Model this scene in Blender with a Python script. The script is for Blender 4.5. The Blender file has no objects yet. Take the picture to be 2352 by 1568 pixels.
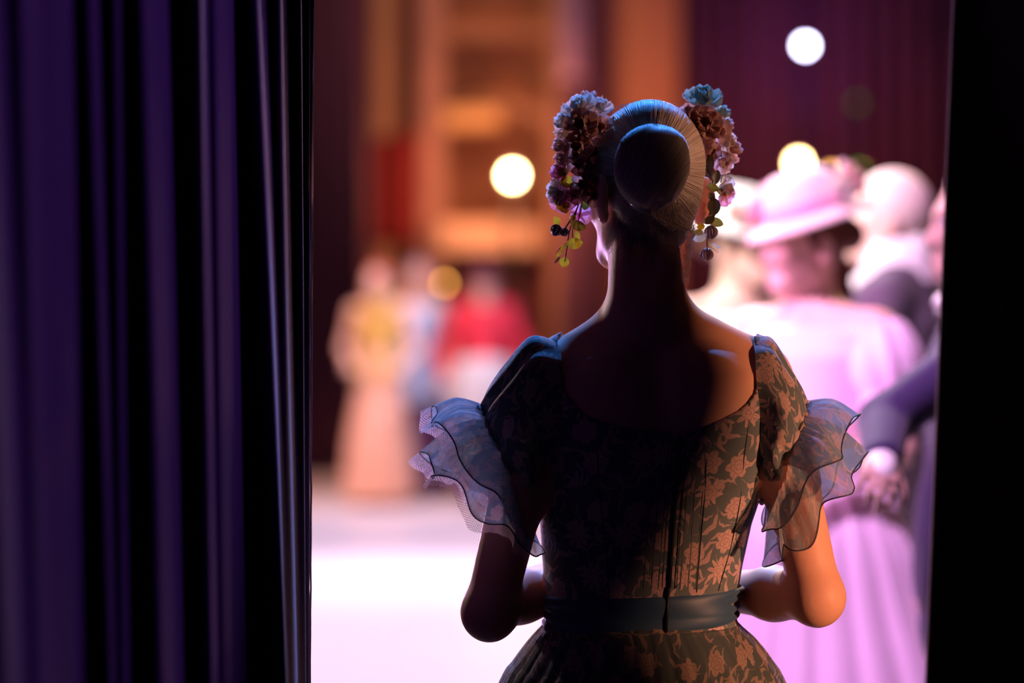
import bpy, math, random
import numpy as np
from mathutils import Vector, Matrix, noise as mnoise

S = bpy.context.scene
COL = S.collection
random.seed(7)
RNG = np.random.default_rng(11)
PI = math.pi
R = math.radians

# ------------------------------------------------------------------ camera
FOC = 85.0 / 36.0 * 2352.0
CAM = np.array([0.0, -3.44, 1.425])
PITCH = math.atan(113.0 / FOC)
cam_d = bpy.data.cameras.new('camera')
cam = bpy.data.objects.new('camera', cam_d)
COL.objects.link(cam)
cam.location = CAM
cam.rotation_euler = (PI / 2 - PITCH, 0, 0)
cam_d.lens = 85.0
cam_d.sensor_width = 36.0
cam_d.clip_end = 80
cam_d.dof.use_dof = True
cam_d.dof.focus_distance = 3.40
cam_d.dof.aperture_fstop = 1.4
S.camera = cam

_f = np.array([0, math.cos(PITCH), -math.sin(PITCH)])
_u = np.array([0, math.sin(PITCH), math.cos(PITCH)])
_r = np.array([1.0, 0, 0])


def P(px, py, Y=0.0):
    """the point at depth Y that the photograph shows at pixel (px, py)"""
    d = _f + _r * ((px - 1176) / FOC) + _u * ((784 - py) / FOC)
    return CAM + d * ((Y - CAM[1]) / d[1])


# ------------------------------------------------------------------ world + light
w = bpy.data.worlds.new('world')
S.world = w
w.use_nodes = True
w.node_tree.nodes['Background'].inputs[0].default_value = (0.30, 0.12, 0.36, 1)
w.node_tree.nodes['Background'].inputs[1].default_value = 0.010
S.view_settings.view_transform = 'Standard'
S.view_settings.look = 'None'
S.view_settings.exposure = 0.0
S.view_settings.gamma = 1.0
S.view_settings.use_curve_mapping = False


def spot(name, loc, aim, col, power, angle, blend=0.4, radius=0.12):
    l = bpy.data.lights.new(name, 'SPOT')
    l.color = col
    l.energy = power
    l.spot_size = R(angle)
    l.spot_blend = blend
    l.shadow_soft_size = radius
    o = bpy.data.objects.new(name, l)
    COL.objects.link(o)
    o.location = loc
    o.rotation_euler = (Vector(aim) - Vector(loc)).to_track_quat('-Z', 'Y').to_euler()
    return o


# on the woman
spot('blue_top_spot', (0.15, 3.3, 4.7), (0.19, 0.02, 1.50), (0.05, 0.27, 1.0), 1700, 18, 0.5, 0.05)
spot('warm_side_spot', (2.9, -2.2, 1.5), (0.38, -0.05, 1.24), (1.0, 0.40, 0.21), 580, 18, 0.3, 0.06)
spot('warm_hair_fill', (2.6, -0.45, 2.1), (0.29, -0.02, 1.64), (1.0, 0.50, 0.32), 170, 5.2, 0.8, 0.05)  # added to warm the hair that the side lamp misses
spot('rose_edge_fill', (1.6, 2.4, 1.9), (-0.28, 0.0, 1.45), (1.0, 0.50, 0.45), 60, 14, 0.8, 0.03)  # added low lamp that brightens the curtain's pale edge
spot('violet_back_spot', (0.9, 5.2, 2.7), (0.2, 0.0, 1.35), (1.0, 0.62, 0.95), 300, 20, 0.5, 0.10)
spot('rose_left_rim', (-1.5, 5.0, 1.0), (0.15, 0.0, 1.2), (0.85, 0.45, 1.0), 420, 26, 0.5, 0.15)
spot('blush_left_fill', (-2.3, 3.4, 2.4), (0.05, 0.0, 1.40), (1.0, 0.70, 0.74), 210, 17, 0.6, 0.08)  # added lamp, brightens the left flowers and ruffles
# on the near curtain
spot('violet_curtain_spot', (2.3, 0.25, 4.4), (-0.6, -0.90, 1.25), (0.50, 0.17, 1.0), 300, 20, 0.6, 0.05)
# on the couple
spot('pink_stage_spot', (-0.9, -0.4, 5.2), (0.72, 1.9, 1.2), (1.0, 0.50, 1.0), 1500, 34, 0.6, 0.15)
spot('white_stage_spot', (-0.6, 5.6, 5.2), (0.6, 2.4, 1.35), (1.0, 0.82, 0.86), 2000, 36, 0.6, 0.15)
spot('gold_head_spot', (2.6, 5.2, 4.5), (0.9, 2.0, 1.6), (1.0, 0.62, 0.25), 300, 28, 0.6, 0.15)
spot('rose_face_fill', (-2.4, 1.5, 2.3), (0.68, 2.0, 1.42), (1.0, 0.38, 0.85), 800, 20, 0.6, 0.10)  # added lamp for the face shaded by the bonnet
spot('white_front_fill', (-2.2, 0.9, 4.2), (0.85, 3.3, 1.5), (1.0, 0.90, 0.80), 1900, 18, 0.6, 0.10)  # added lamp that pushes the white gown to full brightness
# floor pools
spot('floor_pool_near', (-0.4, 7.0, 7.8), (-0.25, 7.0, 0), (1.0, 0.74, 0.97), 5200, 44, 0.5, 0.2)
spot('floor_pool_far', (-0.6, 10.4, 7.8), (-0.5, 10.4, 0), (1.0, 0.72, 0.95), 3600, 50, 0.9, 0.2)
# people far upstage
spot('amber_far_spot', (-3.2, 9.0, 5.0), (-1.2, 12.6, 1.1), (1.0, 0.46, 0.32), 1700, 30, 0.7, 0.2)
spot('blue_far_spot', (2.6, 9.0, 5.4), (-0.62, 13.0, 0.95), (0.55, 0.62, 1.0), 1300, 14, 0.7, 0.2)
# scenery tower upstage
spot('amber_tower_spot', (-0.2, 11.0, 6.3), (-0.25, 17.0, 2.6), (1.0, 0.48, 0.27), 500, 40, 0.8, 0.2)
spot('violet_drape_spot', (3.8, 9.5, 6.5), (2.0, 17.0, 2.8), (0.70, 0.16, 0.60), 80, 50, 0.9, 0.2)

# ------------------------------------------------------------------ helpers: data


def tag(o, label=None, cat=None, group=None, kind=None):
    if label: o['label'] = label
    if cat: o['category'] = cat
    if group: o['group'] = group
    if kind: o['kind'] = kind
    return o


def link(name, data, parent=None, mat=None):
    o = bpy.data.objects.new(name, data)
    COL.objects.link(o)
    if parent is not None:
        o.parent = parent
        # parents carry translation / rotation: geometry is given in the world frame
        if getattr(parent, '_x', None) is None:
            M = parent_world(parent)
            o.matrix_parent_inverse = M.inverted()
    if mat is not None and hasattr(data, 'materials'):
        data.materials.clear()
        for m in (mat if isinstance(mat, (list, tuple)) else [mat]):
            data.materials.append(m)
    return o


def parent_world(o):
    M = o.matrix_basis.copy()
    if o.parent is not None:
        M = parent_world(o.parent) @ o.matrix_parent_inverse @ M
    return M


def empty(name, loc, rz=0.0):
    o = bpy.data.objects.new(name, None)
    COL.objects.link(o)
    o.location = loc
    o.rotation_euler = (0, 0, rz)
    o.empty_display_size = 0.1
    return o


def mesh(name, V, F, smooth=True, uv=None):
    me = bpy.data.meshes.new(name)
    me.from_pydata([tuple(map(float, v)) for v in V], [], [tuple(map(int, f)) for f in F])
    if smooth:
        me.polygons.foreach_set('use_smooth', [True] * len(me.polygons))
    if uv is not None:
        uv = np.asarray(uv, dtype=np.float32)
        lay = me.uv_layers.new(name='UVMap')
        li = np.empty(len(me.loops), dtype=np.int32)
        me.loops.foreach_get('vertex_index', li)
        lay.data.foreach_set('uv', uv[li].ravel())
    me.update()
    return me


def mesh_np(name, V, Q, uv=None):
    """fast path for quads"""
    me = bpy.data.meshes.new(name)
    V = np.asarray(V, dtype=np.float32)
    Q = np.asarray(Q, dtype=np.int32)
    me.vertices.add(len(V))
    me.vertices.foreach_set('co', V.ravel())
    me.loops.add(Q.size)
    me.loops.foreach_set('vertex_index', Q.ravel())
    me.polygons.add(len(Q))
    me.polygons.foreach_set('loop_start', np.arange(len(Q), dtype=np.int32) * 4)
    me.polygons.foreach_set('use_smooth', np.ones(len(Q), dtype=bool))
    me.update(calc_edges=True)
    if uv is not None:
        lay = me.uv_layers.new(name='UVMap')
        lay.data.foreach_set('uv', np.asarray(uv, dtype=np.float32)[Q.ravel()].ravel())
    me.validate()
    return me


def grid_mesh(name, G, closed=False, uv=None, cap=False):
    """G: (n, m, 3) grid of points; closed joins the m direction"""
    G = np.asarray(G, dtype=float)
    n, m = G.shape[:2]
    V = G.reshape(-1, 3)
    idx = np.arange(n * m).reshape(n, m)
    if closed:
        nxt = np.roll(idx, -1, axis=1)
        Q = np.stack([idx[:-1], nxt[:-1], nxt[1:], idx[1:]], -1).reshape(-1, 4)
    else:
        Q = np.stack([idx[:-1, :-1], idx[:-1, 1:], idx[1:, 1:], idx[1:, :-1]], -1).reshape(-1, 4)
    if uv is None or not closed:
        me = mesh_np(name, V, Q, None if uv is None else np.asarray(uv).reshape(-1, 2))
    else:
        me = mesh_np(name, V, Q)
        U = np.asarray(uv).reshape(n, m, 2)
        per = U[0, 1, 0] - U[0, 0, 0]
        lay = me.uv_layers.new(name='UVMap')
        L = []
        Un = np.roll(U, -1, axis=1).copy()
        Un[:, -1, 0] = U[:, -1, 0] + (U[:, -1, 0] - U[:, -2, 0])
        Un[:, -1, 1] = U[:, 0, 1]
        L = np.stack([U[:-1], Un[:-1], Un[1:], U[1:]], 2).reshape(-1, 2)
        if len(L) == len(lay.data):
            lay.data.foreach_set('uv', L.astype(np.float32).ravel())
    return me


def tube_geo(pts, rad, seg=8):
    pts = [np.asarray(p, float) for p in pts]
    n = len(pts)
    if not hasattr(rad, '__len__'):
        rad = [rad] * n
    V, F = [], []
    up = np.array([0.13, 0.31, 0.94])
    for i, p in enumerate(pts):
        t = pts[min(i + 1, n - 1)] - pts[max(i - 1, 0)]
        t = t / (np.linalg.norm(t) + 1e-9)
        if abs(t @ up) > 0.95:
            up = np.array([0.9, 0.2, 0.1])
        a = np.cross(t, up); a /= np.linalg.norm(a)
        b = np.cross(t, a)
        for k in range(seg):
            q = 2 * PI * k / seg
            V.append(p + rad[i] * (a * math.cos(q) + b * math.sin(q)))
    for i in range(n - 1):
        for k in range(seg):
            k2 = (k + 1) % seg
            F.append((i * seg + k, i * seg + k2, (i + 1) * seg + k2, (i + 1) * seg + k))
    F.append(tuple(range(seg))[::-1])
    F.append(tuple((n - 1) * seg + k for k in range(seg)))
    return V, F


def joined(parts):
    V, F = [], []
    for v, f in parts:
        o = len(V)
        V += list(v)
        F += [tuple(i + o for i in q) for q in f]
    return V, F


def box_geo(c, s, rz=0.0, bev=0.0):
    cx, cy, cz = c
    hx, hy, hz = s[0] / 2, s[1] / 2, s[2] / 2
    V = []
    ca, sa = math.cos(rz), math.sin(rz)
    for z in (-hz, hz):
        for x, y in ((-hx, -hy), (hx, -hy), (hx, hy), (-hx, hy)):
            V.append(np.array([cx + x * ca - y * sa, cy + x * sa + y * ca, cz + z]))
    F = [(3, 2, 1, 0), (4, 5, 6, 7), (0, 1, 5, 4), (1, 2, 6, 5), (2, 3, 7, 6), (3, 0, 4, 7)]
    return V, F


def catmull(K, n):
    """K (k, ...) control array -> n samples, through the points"""
    K = np.asarray(K, float)
    k = len(K)
    out = []
    for t in np.linspace(0, k - 1, n):
        i = min(int(t), k - 2)
        f = t - i
        p0, p1, p2, p3 = K[max(i - 1, 0)], K[i], K[i + 1], K[min(i + 2, k - 1)]
        out.append(0.5 * ((2 * p1) + (-p0 + p2) * f + (2 * p0 - 5 * p1 + 4 * p2 - p3) * f * f + (-p0 + 3 * p1 - 3 * p2 + p3) * f ** 3))
    return np.array(out)


# ------------------------------------------------------------------ helpers: materials


def new_mat(name):
    m = bpy.data.materials.new(name)
    m.use_nodes = True
    nt = m.node_tree
    return m, nt, nt.nodes['Principled BSDF']


def setp(b, **kw):
    names = {'rough': 'Roughness', 'metal': 'Metallic', 'sheen': 'Sheen Weight', 'spec': 'Specular IOR Level', 'sss': 'Subsurface Weight', 'alpha': 'Alpha', 'sheen_rough': 'Sheen Roughness', 'coat': 'Coat Weight'}
    for k, v in kw.items():
        if names[k] in b.inputs:
            b.inputs[names[k]].default_value = v


def plain(name, c, rough=0.6, var=0.12, scale=30, bump=0.0, **kw):
    m, nt, b = new_mat(name)
    N = nt.nodes
    tc = N.new('ShaderNodeTexCoord')
    no = N.new('ShaderNodeTexNoise')
    no.inputs['Scale'].default_value = scale
    no.inputs['Detail'].default_value = 4
    mx = N.new('ShaderNodeMix'); mx.data_type = 'RGBA'
    mx.inputs['A'].default_value = (*[x * (1 - var) for x in c], 1)
    mx.inputs['B'].default_value = (*[min(1, x * (1 + var)) for x in c], 1)
    nt.links.new(tc.outputs['Object'], no.inputs['Vector'])
    nt.links.new(no.outputs['Fac'], mx.inputs['Factor'])
    nt.links.new(mx.outputs['Result'], b.inputs['Base Color'])
    if bump:
        bp = N.new('ShaderNodeBump')
        bp.inputs['Strength'].default_value = bump
        bp.inputs['Distance'].default_value = 0.002
        nt.links.new(no.outputs['Fac'], bp.inputs['Height'])
        nt.links.new(bp.outputs['Normal'], b.inputs['Normal'])
    setp(b, rough=rough, **kw)
    return m


def emit(name, c, s):
    m, nt, b = new_mat(name)
    e = nt.nodes.new('ShaderNodeEmission')
    e.inputs[0].default_value = (*c, 1)
    e.inputs[1].default_value = s
    nt.links.new(e.outputs[0], nt.nodes['Material Output'].inputs[0])
    return m


def M_(nt, op, a, b=None, c=None, clamp=False):
    n = nt.nodes.new('ShaderNodeMath')
    n.operation = op
    n.use_clamp = clamp
    for i, x in enumerate((a, b, c)):
        if x is None: continue
        if isinstance(x, (int, float)):
            n.inputs[i].default_value = x
        else:
            nt.links.new(x, n.inputs[i])
    return n.outputs[0]


def step_lt(nt, a, b, soft):
    """1 where a < b"""
    d = M_(nt, 'SUBTRACT', b, a)
    return M_(nt, 'MULTIPLY_ADD', d, 1.0 / soft, 0.5, clamp=True)


def print_mask(nt, cell=0.056):
    """block-printed roses, daisies and curling leaves; returns (motif, line) masks in UV metres"""
    N, Lk = nt.nodes, nt.links
    uv = N.new('ShaderNodeUVMap'); uv.uv_map = 'UVMap'
    sc = N.new('ShaderNodeVectorMath'); sc.operation = 'SCALE'
    Lk.new(uv.outputs[0], sc.inputs[0]); sc.inputs['Scale'].default_value = 1.0 / cell
    nz = N.new('ShaderNodeTexNoise'); nz.inputs['Scale'].default_value = 5.0; nz.inputs['Detail'].default_value = 2
    Lk.new(sc.outputs[0], nz.inputs['Vector'])
    ofs = N.new('ShaderNodeVectorMath'); ofs.operation = 'MULTIPLY_ADD'
    Lk.new(nz.outputs['Color'], ofs.inputs[0]); ofs.inputs[1].default_value = (0.10, 0.10, 0); Lk.new(sc.outputs[0], ofs.inputs[2])
    base = ofs.outputs[0]

    def cells(shift, scale, rnd):
        a = N.new('ShaderNodeVectorMath'); a.operation = 'MULTIPLY_ADD'
        Lk.new(base, a.inputs[0]); a.inputs[1].default_value = (scale, scale, 0); a.inputs[2].default_value = (*shift, 0)
        v = N.new('ShaderNodeTexVoronoi'); v.voronoi_dimensions = '2D'; v.inputs['Scale'].default_value = 1.0
        v.inputs['Randomness'].default_value = rnd
        Lk.new(a.outputs[0], v.inputs['Vector'])
        d = N.new('ShaderNodeVectorMath'); d.operation = 'SUBTRACT'
        Lk.new(a.outputs[0], d.inputs[0]); Lk.new(v.outputs['Position'], d.inputs[1])
        sx = N.new('ShaderNodeSeparateXYZ'); Lk.new(d.outputs[0], sx.inputs[0])
        sr = N.new('ShaderNodeSeparateColor'); Lk.new(v.outputs['Color'], sr.inputs[0])
        return sx.outputs[0], sx.outputs[1], sr.outputs[0], sr.outputs[1]

    x, y, ra, rb = cells((0, 0), 1.0, 0.55)
    r = M_(nt, 'SQRT', M_(nt, 'ADD', M_(nt, 'MULTIPLY', x, x), M_(nt, 'MULTIPLY', y, y)))
    th = M_(nt, 'ADD', M_(nt, 'ARCTAN2', y, x), M_(nt, 'MULTIPLY', ra, 6.28))
    # rose: rounded petals
    Rr = M_(nt, 'MULTIPLY_ADD', M_(nt, 'ABSOLUTE', M_(nt, 'COSINE', M_(nt, 'MULTIPLY', th, 3.0))), 0.085, 0.225)
    # daisy: pointed petals
    Rd = M_(nt, 'MULTIPLY_ADD', M_(nt, 'POWER', M_(nt, 'ABSOLUTE', M_(nt, 'COSINE', M_(nt, 'MULTIPLY', th, 4.5))), 1.6), 0.22, 0.155)
    isd = step_lt(nt, 0.72, rb, 0.01)
    Rf = M_(nt, 'ADD', M_(nt, 'MULTIPLY', Rr, M_(nt, 'SUBTRACT', 1.0, isd)), M_(nt, 'MULTIPLY', Rd, isd))
    flower = step_lt(nt, r, Rf, 0.03)

    def ring(rad, wd):
        return step_lt(nt, M_(nt, 'ABSOLUTE', M_(nt, 'SUBTRACT', r, rad)), wd, 0.012)
    Ri = M_(nt, 'MULTIPLY_ADD', M_(nt, 'ABSOLUTE', M_(nt, 'COSINE', M_(nt, 'MULTIPLY_ADD', th, 2.0, 1.0))), 0.06, 0.125)
    Rc = M_(nt, 'MULTIPLY_ADD', M_(nt, 'ABSOLUTE', M_(nt, 'COSINE', M_(nt, 'MULTIPLY_ADD', th, 1.5, 0.4))), 0.045, 0.04)
    lines = M_(nt, 'MAXIMUM', ring(Ri, 0.006), ring(Rc, 0.006))
    ray = M_(nt, 'MULTIPLY', step_lt(nt, M_(nt, 'ABSOLUTE', M_(nt, 'SINE', M_(nt, 'MULTIPLY', th, 3.0))), 0.06, 0.10),
             step_lt(nt, 0.17, r, 0.01))
    lines = M_(nt, 'MAXIMUM', lines, M_(nt, 'MULTIPLY', ray, 0.8))
    lines = M_(nt, 'MULTIPLY', lines, flower)
    motif = flower
    # curved leaves, two sizes
    for shift, scl, ln, wd, rr in (((0.5, 0.47), 1.0, 0.30, 0.075, 0.5), ((0.21, 0.83), 1.33, 0.34, 0.065, 0.8), ((0.77, 0.12), 1.7, 0.36, 0.06, 0.9)):
        x, y, ra, rb = cells(shift, scl, rr)
        an = M_(nt, 'MULTIPLY', ra, 6.28)
        c, s = M_(nt, 'COSINE', an), M_(nt, 'SINE', an)
        u = M_(nt, 'ADD', M_(nt, 'MULTIPLY', x, c), M_(nt, 'MULTIPLY', y, s))
        v = M_(nt, 'SUBTRACT', M_(nt, 'MULTIPLY', y, c), M_(nt, 'MULTIPLY', x, s))
        v = M_(nt, 'ADD', v, M_(nt, 'MULTIPLY', M_(nt, 'MULTIPLY', u, u), 1.6))
        v = M_(nt, 'ADD', v, M_(nt, 'MULTIPLY', M_(nt, 'SINE', M_(nt, 'MULTIPLY', u, 22.0)), 0.016))
        q = M_(nt, 'ADD', M_(nt, 'POWER', M_(nt, 'DIVIDE', u, ln), 2.0), M_(nt, 'POWER', M_(nt, 'DIVIDE', v, wd), 2.0))
        lf = step_lt(nt, q, 1.0, 0.2)
        stem = M_(nt, 'MULTIPLY', step_lt(nt, M_(nt, 'ABSOLUTE', v), 0.010, 0.012), step_lt(nt, M_(nt, 'ABSOLUTE', u), 0.46, 0.02))
        motif = M_(nt, 'MAXIMUM', motif, M_(nt, 'MAXIMUM', M_(nt, 'MULTIPLY', lf, 0.8), M_(nt, 'MULTIPLY', stem, 0.55)))
    return motif, lines


def cloth_print(name, ground, motif_c, line_c, rough=0.75, sheer=0.0, trans=0.0, cell=0.056, sheen=0.2, wrinkle=0.25):
    m, nt, b = new_mat(name)
    N, Lk = nt.nodes, nt.links
    mo, li = print_mask(nt, cell)
    a = N.new('ShaderNodeMix'); a.data_type = 'RGBA'
    a.inputs['A'].default_value = (*ground, 1); a.inputs['B'].default_value = (*motif_c, 1)
    Lk.new(mo, a.inputs['Factor'])
    c = N.new('ShaderNodeMix'); c.data_type = 'RGBA'
    Lk.new(a.outputs['Result'], c.inputs['A']); c.inputs['B'].default_value = (*line_c, 1)
    Lk.new(li, c.inputs['Factor'])
    Lk.new(c.outputs['Result'], b.inputs['Base Color'])
    setp(b, rough=rough, sheen=sheen, spec=0.2)
    tc = N.new('ShaderNodeTexCoord')
    mp = N.new('ShaderNodeMapping'); mp.inputs['Scale'].default_value = (9, 9, 38)
    Lk.new(tc.outputs['Object'], mp.inputs[0])
    no = N.new('ShaderNodeTexNoise'); no.inputs['Scale'].default_value = 1.0; no.inputs['Detail'].default_value = 5
    Lk.new(mp.outputs[0], no.inputs['Vector'])
    bp = N.new('ShaderNodeBump'); bp.inputs['Strength'].default_value = wrinkle; bp.inputs['Distance'].default_value = 0.006
    Lk.new(no.outputs['Fac'], bp.inputs['Height']); Lk.new(bp.outputs[0], b.inputs['Normal'])
    last = b.outputs[0]
    if trans > 0:
        t = N.new('ShaderNodeBsdfTranslucent'); Lk.new(c.outputs['Result'], t.inputs[0])
        mx = N.new('ShaderNodeMixShader'); mx.inputs[0].default_value = trans
        Lk.new(last, mx.inputs[1]); Lk.new(t.outputs[0], mx.inputs[2]); last = mx.outputs[0]
    if sheer > 0:
        t = N.new('ShaderNodeBsdfTransparent'); t.inputs[0].default_value = (0.93, 0.95, 1.0, 1)
        mx = N.new('ShaderNodeMixShader')
        f = M_(nt, 'SUBTRACT', sheer, M_(nt, 'MULTIPLY', mo, sheer * 0.35))
        Lk.new(f, mx.inputs[0])
        Lk.new(last, mx.inputs[1]); Lk.new(t.outputs[0], mx.inputs[2]); last = mx.outputs[0]
    Lk.new(last, N['Material Output'].inputs[0])
    return m


def net_mat(name, col, pitch=0.0026, wire=0.30):
    m, nt, b = new_mat(name)
    N, Lk = nt.nodes, nt.links
    uv = N.new('ShaderNodeUVMap'); uv.uv_map = 'UVMap'
    sx = N.new('ShaderNodeSeparateXYZ'); Lk.new(uv.outputs[0], sx.inputs[0])
    p = M_(nt, 'ADD', sx.outputs[0], sx.outputs[1]); q = M_(nt, 'SUBTRACT', sx.outputs[0], sx.outputs[1])
    a = M_(nt, 'ABSOLUTE', M_(nt, 'SINE', M_(nt, 'MULTIPLY', p, PI / pitch / 1.41)))
    c = M_(nt, 'ABSOLUTE', M_(nt, 'SINE', M_(nt, 'MULTIPLY', q, PI / pitch / 1.41)))
    f = step_lt(nt, M_(nt, 'MINIMUM', a, c), wire, 0.15)
    b.inputs['Base Color'].default_value = (*col, 1)
    setp(b, rough=0.7)
    tl = N.new('ShaderNodeBsdfTranslucent'); tl.inputs[0].default_value = (*col, 1)
    m1 = N.new('ShaderNodeMixShader'); m1.inputs[0].default_value = 0.5
    Lk.new(b.outputs[0], m1.inputs[1]); Lk.new(tl.outputs[0], m1.inputs[2])
    t = N.new('ShaderNodeBsdfTransparent')
    m2 = N.new('ShaderNodeMixShader'); Lk.new(f, m2.inputs[0])
    Lk.new(t.outputs[0], m2.inputs[1]); Lk.new(m1.outputs[0], m2.inputs[2])
    Lk.new(m2.outputs[0], N['Material Output'].inputs[0])
    return m


def thin_mat(name, c, rough=0.6, trans=0.45, veins=None):
    m, nt, b = new_mat(name)
    N, Lk = nt.nodes, nt.links
    tc = N.new('ShaderNodeTexCoord')
    no = N.new('ShaderNodeTexNoise'); no.inputs['Scale'].default_value = 90; no.inputs['Detail'].default_value = 3
    Lk.new(tc.outputs['Object'], no.inputs['Vector'])
    mx = N.new('ShaderNodeMix'); mx.data_type = 'RGBA'
    mx.inputs['A'].default_value = (*c, 1)
    mx.inputs['B'].default_value = (*(veins or [x * 0.7 for x in c]), 1)
    Lk.new(M_(nt, 'MULTIPLY_ADD', no.outputs['Fac'], 2.2, -0.7, clamp=True), mx.inputs['Factor'])
    Lk.new(mx.outputs['Result'], b.inputs['Base Color'])
    setp(b, rough=rough)
    t = N.new('ShaderNodeBsdfTranslucent'); Lk.new(mx.outputs['Result'], t.inputs[0])
    s = N.new('ShaderNodeMixShader'); s.inputs[0].default_value = trans
    Lk.new(b.outputs[0], s.inputs[1]); Lk.new(t.outputs[0], s.inputs[2])
    Lk.new(s.outputs[0], N['Material Output'].inputs[0])
    return m


SKIN = plain('skin', (0.80, 0.43, 0.30), 0.52, 0.04, 60, 0.05, sss=0.10, spec=0.35)
HAIRM = plain('blonde_hair', (0.56, 0.44, 0.37), 0.5, 0.35, 120, spec=0.5)
STRAND, _nt, _b = new_mat('blonde_strand')
_hi = _nt.nodes.new('ShaderNodeHairInfo'); _mx = _nt.nodes.new('ShaderNodeMix'); _mx.data_type = 'RGBA'
_mx.inputs['A'].default_value = (0.30, 0.20, 0.14, 1); _mx.inputs['B'].default_value = (0.86, 0.70, 0.58, 1)
_nt.links.new(_hi.outputs['Random'], _mx.inputs['Factor']); _nt.links.new(_mx.outputs['Result'], _b.inputs['Base Color'])
setp(_b, rough=0.38, spec=0.6)
EYEW = plain('eye_white', (0.8, 0.78, 0.75), 0.2, 0.02)
IRIS = plain('iris_blue', (0.08, 0.14, 0.2), 0.15, 0.1)
DRESS = cloth_print('printed_cotton', (0.120, 0.155, 0.165), (0.52, 0.36, 0.34), (0.16, 0.10, 0.09))
SLEEVE = cloth_print('printed_sleeve', (0.120, 0.155, 0.165), (0.52, 0.37, 0.34), (0.16, 0.10, 0.09), trans=0.15)
ORGANZA = cloth_print('printed_organza', (0.30, 0.43, 0.52), (0.70, 0.60, 0.60), (0.36, 0.30, 0.34), sheer=0.20, trans=0.58, wrinkle=0.15)
OVERSK = cloth_print('printed_overskirt', (0.10, 0.13, 0.13), (0.42, 0.30, 0.24), (0.13, 0.08, 0.07), sheer=0.25, trans=0.25, wrinkle=0.04)
UNDERSK = plain('underskirt_cotton', (0.10, 0.12, 0.13), 0.8, 0.1, 20)
SATIN = plain('teal_satin', (0.022, 0.075, 0.15), 0.5, 0.15, 12, sheen=0.3)
HEMM = plain('hem_thread', (0.035, 0.05, 0.075), 0.7)
NET = net_mat('tulle_net', (0.90, 0.66, 0.66), wire=0.38)
ZIPM = plain('zip_tape', (0.012, 0.012, 0.018), 0.5)

# ------------------------------------------------------------------ helpers: signed distance fields -> one continuous surface


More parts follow.
